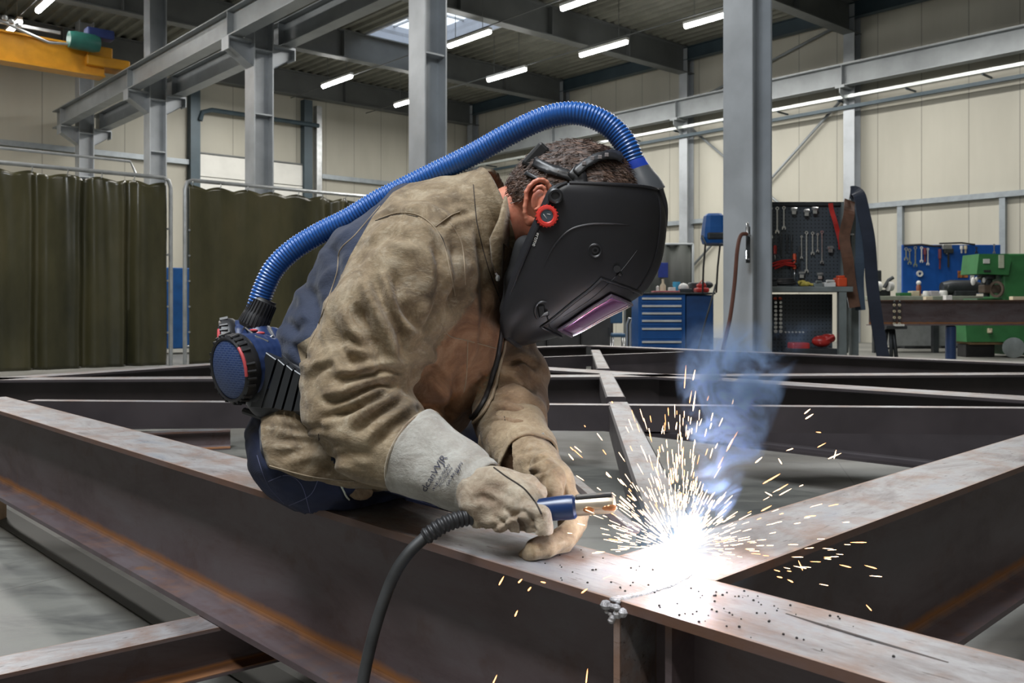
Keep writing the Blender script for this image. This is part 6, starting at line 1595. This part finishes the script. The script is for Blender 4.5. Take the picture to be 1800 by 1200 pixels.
s.cone(W(452, 612, 1.74), W(462, 645, 1.72), .038, .050, .012, .8)
s.cone(W(440, 655, 1.66), W(478, 668, 1.635), .050, .046, .008); s.cone(W(452, 590, 1.73), W(455, 605, 1.72), .030, .034, .008)
V, Q = s.mesh(); V = smooth_verts(V, Q, 2); sdf_obj('housing', V, Q, M_navyp, pack); TP = bvh(V, Q)
for c, n_, lb in ((c1, nrm, 'near filter disc'), (c2, nrm2, 'far filter disc')):
    MB().lathe([(.0, .006), (.045, .0055), (.052, .002), (.053, -.004)], c, n_, 40).build('filter_grille', M_grille, pack, lb)
    mb = MB().lathe([(.052, -.012), (.0525, .003), (.056, .005), (.0610, .0), (.0625, -.014), (.0615, -.022), (.056, -.03)], c, n_, 40)
    u1 = n_.orthogonal().normalized(); u2 = n_.cross(u1)
    for k in range(30):
        if k % 5 == 4: continue
        t = 2*PI*k/30; d = u1*math.cos(t)+u2*math.sin(t); mb.tube([c+d*.0600+n_*.003, c+d*.0635-n_*.012], .0030, 6)
    rg = mb.build('filter_rim', M_knob, pack)
    mb = MB(); 
    up = Vector((0, 0, 1)); e1 = (up-n_*up.dot(n_)).normalized(); e2 = e1.cross(n_).normalized(); e2 = e2 if e2.x > 0 else -e2
    mb.tube([c+(e1*math.sin(a)+e2*math.cos(a))*.0590+n_*.0045 for a in np.linspace(-.15, .75, 10)], .0030, 8); mb.build('red_tab', M_ledr, pack, 'red tab on the filter rim')
mb = MB()
for x, y, a in ((446, 581, .0), (458, 586, 0)):
    h = onto(TP, x, y, .001)
    if h: mb.ball(h, .007, (1.2, .8, .4), 10)
mb.build('control_keys', M_ledr, pack, 'red control keys')
mb = MB(); P_ = [onto(TP, *q, .001) for q in ((432, 576), (450, 592), (470, 600), (478, 590), (470, 578))]; P_ = [p for p in P_ if p]
if len(P_) > 2: mb.tube(P_, .0016, 6)
mb.build('display_trim', M_chrome, pack)
# ribbed belt pad wrapping the near flank
s = SDF((-.56, 1.44, .60), (-.26, 1.82, .86), .0036)
s.cone(W(472, 668, 1.66), W(505, 682, 1.635), .050, .042, .01); s.cone(W(505, 682, 1.635), W(560, 698, 1.60), .042, .030, .01)
s.cone(W(470, 712, 1.63), W(560, 722, 1.57), .020, .018, .008); s.cone(W(455, 655, 1.67), W(480, 690, 1.64), .05, .05, .01)
s.cone(W(500, 690, 1.80), W(560, 700, 1.95), .05, .045, .01)
V, Q = s.mesh(); V = smooth_verts(V, Q, 1)
P2 = pix(V); Nn = vnormals(V, Q)
u = (P2[:, 0]-452)+(P2[:, 1]-665)*.30
gro = np.zeros(len(V))
for g0 in (22, 42, 60, 77, 92): gro += np.exp(-((u-g0)/2.6)**2)
gro *= np.clip((712-P2[:, 1])/8, 0, 1)*np.clip((-Nn[:, 1])*3, 0, 1)
sdf_obj('ribbed_belt_pad', V, Q, plain('charcoal_belt_plastic', (.022, .024, .027), .4), pack, 'charcoal ribbed belt pad')
slots = [((466, 618), (438, 716)), ((487, 630), (461, 717)), ((502, 640), (480, 718)), ((516, 649), (496, 721)), ((530, 656), (514, 723)), ((548, 662), (534, 725))]
dsl = lambda x: 1.600-(x-455)*.0006
for (a_, b_), (c_, d_) in zip(slots, slots[1:]):
    g_ = 1.8; cs = ((a_[0]+g_, a_[1]+1), (c_[0]-g_, c_[1]+1), (d_[0]-g_, d_[1]), (b_[0]+g_, b_[1]))
    fr_ = [W(x, y, dsl(x)-.006*math.sin(PI*.5)) for x, y in cs]; ce = sum(fr_, Vector())/4
    ins = [p+(ce-p).normalized()*.0016+Vector((0, -.0016, 0)) for p in fr_]; bk = [p+Vector((.0, .045, 0)) for p in fr_]
    MB().add(bk+fr_+ins, [(0, 1, 5, 4), (1, 2, 6, 5), (2, 3, 7, 6), (3, 0, 4, 7), (4, 5, 9, 8), (5, 6, 10, 9), (6, 7, 11, 10), (7, 4, 8, 11), (8, 9, 10, 11), (3, 2, 1, 0)]).build('pad_rib', plain('charcoal_belt_plastic', (.022, .024, .027), .4), pack)
mb = MB(); mb.tube([W(*q) for q in ((482, 600, 1.66), (500, 628, 1.62), (520, 645, 1.58), (545, 660, 1.56))], .0045, 8); mb.tube([W(*q) for q in ((430, 722, 1.66), (470, 735, 1.62), (520, 740, 1.58), (560, 742, 1.55))], .0065, 8); mb.build('belt_edge', M_black, pack)

# ================================================================== welding torch and its cable
torch = thing('welding_torch', 'blue-handled welding torch with pale metal nozzle held in both gloves', 'torch', W(975, 892, 1.30))
pa, pb = W(925, 898, 1.315), W(1013, 890, 1.305); ax = pb-pa; L = ax.length
MB().lathe([(0, 0), (.0150, 0), (.0160, L*.3), (.0172, L*.6), (.0178, L*.85), (.0172, L*.95), (.014, L), (0, L)], pa, ax, 30).build('handle', plain('navy_torch_handle', (.012, .035, .12), .3), torch)
pc, pd = W(1013, 890, 1.305), W(1083, 884, 1.30); ax = pd-pc; L = ax.length
M_noz = plain('pale_brass_nozzle', (.46, .40, .32), .3, .55, .15, 14)
MB().lathe([(0, -.004), (.0125, -.004), (.0138, .002), (.0138, L*.8), (.0128, L*.93), (.009, L*.985), (.0, L)], pc, ax, 30).build('nozzle', M_noz, torch)
mb = MB(); mb.bbox(0, L*.93, -.009, .009, .0108, .0155, .002, Matrix.Translation(pc) @ ax.to_track_quat('X', 'Z').to_matrix().to_4x4()); mb.build('nozzle_cover', M_knob, torch)
mb = MB(); 
for f, r in ((.30, .006), (.75, .005), (.85, .006)): 
    p = pc+ax*f+Vector((0, -.0125, -.003)); mb.ball(p, r, (1.5, .5, .8), 10)
mb.build('copper_spatter', plain('copper_spatter_metal', (.45, .19, .08), .3, .6), torch)
cab = thing('torch_cable', 'black torch cable hanging from the fist over the side of the main beam', 'cable', W(808, 912, 1.315))
b0 = catmull([tuple(W(*q)) for q in ((850, 905, 1.325), (812, 911, 1.315), (780, 922, 1.305), (745, 945, 1.30))], 10); rs = resample(b0, .0011)
MB().tube([tuple(p) for p in rs], [.0105+.0022*(.5-.5*math.cos(2*PI*i/7)) for i in range(len(rs))], 18).build('ribbed_boot', M_black, cab, sharp=180)
b1 = catmull([tuple(W(*q)) for q in ((748, 943, 1.30), (718, 972, 1.29), (692, 1012, 1.285), (668, 1075, 1.28), (650, 1140, 1.275), (638, 1200, 1.27), (632, 1260, 1.265), (634, 1420, 1.265), (650, 1570, 1.27))], 8)
MB().tube([tuple(p) for p in b1], .0085, 16).build('cable_sheath', plain('dark_grey_rubber', (.032, .033, .034), .55, 0, .2, 20), cab)
# narrow rusty flat bar leaning behind the torch
q0, q1 = G(1112, 938), G(1003, 846)
member('flat_bar', 'narrow rusty flat bar running behind the torch nozzle', q0+Vector((0, 0, .012)), q1+Vector((0, 0, .012)), h=.012, w=.03, kind='B')

# ================================================================== the arc, sparks and fume
ARC = ground(1192, 968, ZT+.012)
M_core = emit('arc_core', (.86, .93, 1.0), 60)
arc = thing('welding_arc', 'blinding blue-white welding arc on the beam joint', 'arc', ARC)
rnd = random.Random(11); mb = MB()
mb.ball(ARC, .014, (1.3, 1, .8), 18)
for k in range(26):
    th = rnd.uniform(0, 2*PI); el = rnd.uniform(.05, 1.3); d = Vector((math.cos(th)*math.cos(el), math.sin(th)*math.cos(el), math.sin(el))); L = rnd.uniform(.018, .034)
    mb.tube([ARC, ARC+d*L*.6, ARC+d*L], [.006, .003, .0004], 6)
mb.build('arc_core', M_core, arc)
M_pl = bpy.data.materials.new('arc_bloom'); M_pl.use_nodes = True; nt = M_pl.node_tree; nt.nodes.clear()  # glowing volume that paints the bloom halo round the arc
out = N(nt, 'ShaderNodeOutputMaterial'); em = N(nt, 'ShaderNodeEmission'); em.inputs[0].default_value = (.55, .76, 1, 1)
ve = N(nt, 'ShaderNodeVectorMath', operation='DISTANCE'); tc = N(nt, 'ShaderNodeTexCoord'); nt.links.new(tc.outputs['Object'], ve.inputs[0]); ve.inputs[1].default_value = (0, 0, 0)
r0 = math_n(nt, 'SUBTRACT', 1.0, math_n(nt, 'DIVIDE', ve.outputs['Value'], .15), clamp=True)
ns = noise_tex(nt, tc.outputs['Object'], 22, 4)
fo = math_n(nt, 'MULTIPLY', math_n(nt, 'POWER', r0, 4.5), math_n(nt, 'ADD', math_n(nt, 'MULTIPLY', ns, 1.2), .4))
nt.links.new(math_n(nt, 'MULTIPLY', fo, 18.0), em.inputs[1]); nt.links.new(em.outputs[0], out.inputs['Volume'])
mb = MB(); mb.ball((0, 0, 0), .15, n=24); pm = mb.build('arc_bloom', M_pl, M=Matrix.Translation(ARC+Vector((0, 0, .008)))); attach(pm, arc)
for nm, e, col, dz in (('arc_light', 2.1, (.62, .76, 1.0), .055), ('spark_light', .8, (1, .55, .28), .08)):
    l = bpy.data.lights.new(nm, 'POINT'); l.energy = e; l.color = col; l.shadow_soft_size = .012; o = bpy.data.objects.new(nm, l); C.objects.link(o); o.location = ARC+Vector((0, -.01, dz))
# fume
M_sm = bpy.data.materials.new('weld_fume'); M_sm.use_nodes = True; nt = M_sm.node_tree; nt.nodes.clear()
out = N(nt, 'ShaderNodeOutputMaterial'); vol = N(nt, 'ShaderNodeVolumePrincipled'); vol.inputs['Color'].default_value = (.42, .62, 1, 1); vol.inputs['Anisotropy'].default_value = .1  # blue of the arc light is put into the fume colour
tc = N(nt, 'ShaderNodeTexCoord'); oc = tc.outputs['Object']; so = sep(nt, oc)
# plume axis drifts with height: local origin at the arc
zc = so[2]
cx = math_n(nt, 'ADD', math_n(nt, 'MULTIPLY', zc, .42), math_n(nt, 'MULTIPLY', math_n(nt, 'SINE', math_n(nt, 'MULTIPLY', zc, 17)), .022))
dx = math_n(nt, 'SUBTRACT', so[0], cx); dy = math_n(nt, 'SUBTRACT', so[1], math_n(nt, 'MULTIPLY', zc, .12))
rad = math_n(nt, 'ADD', .018, math_n(nt, 'MULTIPLY', zc, .27))
n1 = N(nt, 'ShaderNodeTexNoise'); n1.inputs['Scale'].default_value = 13; n1.inputs['Detail'].default_value = 6; n1.inputs['Roughness'].default_value = .6; n1.inputs['Distortion'].default_value = 1.6; nt.links.new(oc, n1.inputs['Vector'])
rr_ = math_n(nt, 'DIVIDE', math_n(nt, 'SQRT', math_n(nt, 'ADD', math_n(nt, 'MULTIPLY', dx, dx), math_n(nt, 'MULTIPLY', dy, dy))), rad)
body_ = math_n(nt, 'SUBTRACT', 1.0, rr_, clamp=True)
den = math_n(nt, 'MULTIPLY', body_, math_n(nt, 'MULTIPLY', math_n(nt, 'SUBTRACT', n1.outputs['Fac'], .485, clamp=True), 13.0))
fz = math_n(nt, 'MULTIPLY', math_n(nt, 'GREATER_THAN', zc, 0.0), math_n(nt, 'SUBTRACT', 1.0, math_n(nt, 'DIVIDE', zc, .33), clamp=True))
den = math_n(nt, 'MULTIPLY', den, math_n(nt, 'POWER', fz, 1.2))
nt.links.new(math_n(nt, 'MULTIPLY', den, 330.0), vol.inputs['Density']); nt.links.new(vol.outputs[0], out.inputs['Volume'])
mb = MB().box(-.07, .28, -.10, .14, .004, .33); fume = mb.build('weld_fume', M_sm, M=Matrix.Translation(ARC))
tag(fume, 'blue-lit welding fume drifting up from the arc', 'smoke', kind='stuff')
# sparks
M_sp = emit('spark_white_orange', (1.0, .62, .34), 9); M_sp2 = emit('spark_deep_orange', (1.0, .40, .14), 6)
rnd = random.Random(21)
def spark_mesh(name, mat):
    mb = MB().tube([(-.5, 0, 0), (-.25, 0, 0), (.3, 0, 0), (.5, 0, 0)], [.0, .7, 1.0, .35], 6, cap=True)
    return mb.build(name, mat)
protoA = spark_mesh('spark', M_sp); protoB = spark_mesh('spark', M_sp2); used = set()
def spark(a, b, r, hot, lb, grp):
    a = Vector(a); b = Vector(b); d = b-a; src = protoA if hot else protoB
    if src.name not in used: o = src; used.add(src.name)
    else: o = src.copy(); C.objects.link(o)
    q = d.to_track_quat('X', 'Z').to_matrix().to_4x4()
    o.matrix_basis = Matrix.Translation((a+b)/2) @ q @ Matrix.Diagonal((d.length, r, r, 1))
    tag(o, lb, 'spark', grp)
# single sparks that fly clear of the burst
far = [(1206, 641, 1203, 682), (1222, 649, 1218, 668), (1216, 686, 1212, 708), (1223, 686, 1218, 722), (1290, 700, 1287, 710), (1234, 735, 1229, 748), (1213, 753, 1208, 772), (1190, 741, 1188, 755), (1166, 747, 1163, 762), (1298, 756, 1277, 793), (1272, 802, 1262, 822),
       (1262, 778, 1257, 788), (1425, 718, 1414, 727), (1430, 727, 1416, 736), (1434, 759, 1443, 760), (1452, 778, 1437, 786), (1479, 796, 1456, 806), (1470, 790, 1466, 806), (1382, 792, 1394, 788), (1340, 803, 1328, 813), (1368, 805, 1374, 815), (1372, 832, 1350, 845),
       (1361, 838, 1341, 850), (1386, 850, 1366, 862), (1392, 858, 1370, 870), (1344, 864, 1357, 871), (1357, 888, 1338, 898), (1414, 908, 1434, 906), (1494, 953, 1523, 953), (1475, 992, 1496, 997), (1519, 993, 1541, 999), (1448, 979, 1461, 980), (1403, 984, 1411, 1002), (1360, 1001, 1371, 1004),
       (1383, 1003, 1391, 1004), (1365, 1013, 1375, 1015), (1384, 1018, 1394, 1023), (1522, 1062, 1532, 1073), (872, 968, 893, 968), (886, 1012, 877, 1028), (918, 1017, 911, 1024), (950, 1022, 959, 1024), (934, 1031, 928, 1038), (1033, 1034, 1022, 1042), (910, 1072, 905, 1083), (1033, 1174, 1030, 1202), (874, 1185, 866, 1202),
       (1002, 785, 1008, 791), (999, 797, 1008, 808), (1157, 797, 1155, 825), (1027, 747, 1029, 750), (1085, 840, 1094, 850), (1102, 869, 1116, 880), (1075, 705, 1077, 708), (1246, 695, 1243, 704)]
for (x0, y0, x1, y1) in far:
    if 860 < x0 < 1040 and y0 > 1000: D0 = 1.10; lb, g = 'spark flying past the near face of the main beam', 'sparks before the beam web'
    elif y0 > 960 and x0 > 1340: D0 = 1.28; lb, g = 'spark flying low over the dark side beam web', 'sparks at the right of the arc'
    elif x0 > 1320: D0 = 1.40; lb, g = 'spark flying away to the right above the side beam', 'sparks over the side beam'
    elif x0 < 1110: D0 = 1.36; lb, g = 'spark flying towards the gloves', 'sparks near the gloves'
    else: D0 = 1.40; lb, g = 'spark shooting high above the arc into the fume', 'sparks above the arc'
    spark(W(x0, y0, D0), W(x1, y1, D0), rnd.uniform(.0007, .0011), y0 < 900 and rnd.random() < .6, lb, g)
# the dense shower round the arc
def fan(n, az, el, rmin, rmax, lb, g, lmin=.006, lmax=.018):
    for _ in range(n):
        a = math.radians(rnd.gauss(*az)); e = math.radians(rnd.gauss(*el)); d = Vector((math.cos(e)*math.sin(a), rnd.gauss(0, .35)*math.cos(e), math.sin(e))).normalized()
        if d.z < .02: d.z = .02+abs(d.z)*.3
        r = rmin+(rmax-rmin)*rnd.random()**1.5; L = rnd.uniform(lmin, lmax)
        p = ARC+d*r+Vector((rnd.gauss(0, .006), rnd.gauss(0, .006), -1.1*r*r*.5)); p.z = max(p.z, ZT+.002) if d.y < 1 else p.z
        q = p+(d+Vector((0, 0, -.9*r))).normalized()*L; q.z = max(q.z, ZT+.002)
        spark(p, q, rnd.uniform(.0003, .0006), rnd.random() < .75, lb, g)
fan(170, (-10, 45), (74, 15), .06, .23, 'spark in the steep fan rising straight from the arc', 'steep fan of sparks', .006, .020)
fan(50, (-90, 10), (34, 18), .07, .18, 'spark thrown from the arc towards the torch', 'sparks thrown towards the torch', .006, .017)
fan(70, (90, 10), (13, 12), .05, .26, 'spark skimming right over the side beam flange', 'sparks skimming over the side beam', .006, .018)
mb = MB()
for _ in range(420):
    a = rnd.uniform(0, 2*PI); e = math.radians(abs(rnd.gauss(35, 28))); d = Vector((math.cos(e)*math.cos(a), math.cos(e)*math.sin(a)*.7, math.sin(e))).normalized(); r = rnd.uniform(.02, .10)
    p = ARC+d*r; mb.tube([p, p+d*rnd.uniform(.006, .02)], [.0005, .00025], 4, smooth=False)
tag(mb.build('spark_shower', M_sp), 'dense shower of fine sparks right round the arc', 'sparks', kind='stuff')
# ================================================================== light and camera
sc = bpy.context.scene
w = bpy.data.worlds.new('World'); sc.world = w; w.use_nodes = True
bg = w.node_tree.nodes['Background']; bg.inputs[0].default_value = (0.86, 0.93, 1.0, 1); bg.inputs[1].default_value = 1.7
def area(name, loc, size, energy, col, target=None, sy=None):
    l = bpy.data.lights.new(name, 'AREA'); l.energy = energy; l.color = col; l.shape = 'RECTANGLE'; l.size = size; l.size_y = sy or size
    o = bpy.data.objects.new(name, l); C.objects.link(o); o.location = loc
    d = (Vector(target) if target else Vector(loc)-Vector((0, 0, 1)))-Vector(loc)
    o.rotation_euler = d.to_track_quat('-Z', 'Y').to_euler(); return o
# rows of roof lamps and one added fill behind the camera, out of frame
for i, (p, q) in enumerate(((-2.5, -1.5), (2, 11), (2, 16), (2, 21), (11.0, 6.0), (11, 11), (11, 16), (17, 8), (17, 14), (17, 20), (11, 21.5))):
    o = area('roof_and_fill_light', hall(p, q, 6.9), .5, 290, (1, .97, .92), sy=4.0); o.rotation_euler = (0, 0, TH)
# added soft key light on the welder, no rooflight stands here
area('added_key_light', (-1.6, 0.2, 7.0), 2.5, 640, (.88, .94, 1), (0.1, 1.9, .6))
cam = bpy.data.cameras.new('camera'); co = bpy.data.objects.new('camera', cam); C.objects.link(co)
cam.sensor_width = 36; cam.lens = 32.0; cam.shift_y = -60/1800
co.location = (0, 0, HC); co.rotation_euler = (PI/2, 0, 0); cam.clip_start = .05
cam.dof.use_dof = True; cam.dof.focus_distance = 1.75; cam.dof.aperture_fstop = 13
sc.camera = co
sc.view_settings.view_transform = 'Standard'; sc.view_settings.look = 'None'; sc.view_settings.gamma = 1
sc.view_settings.use_curve_mapping = False; sc.view_settings.exposure = 0.0
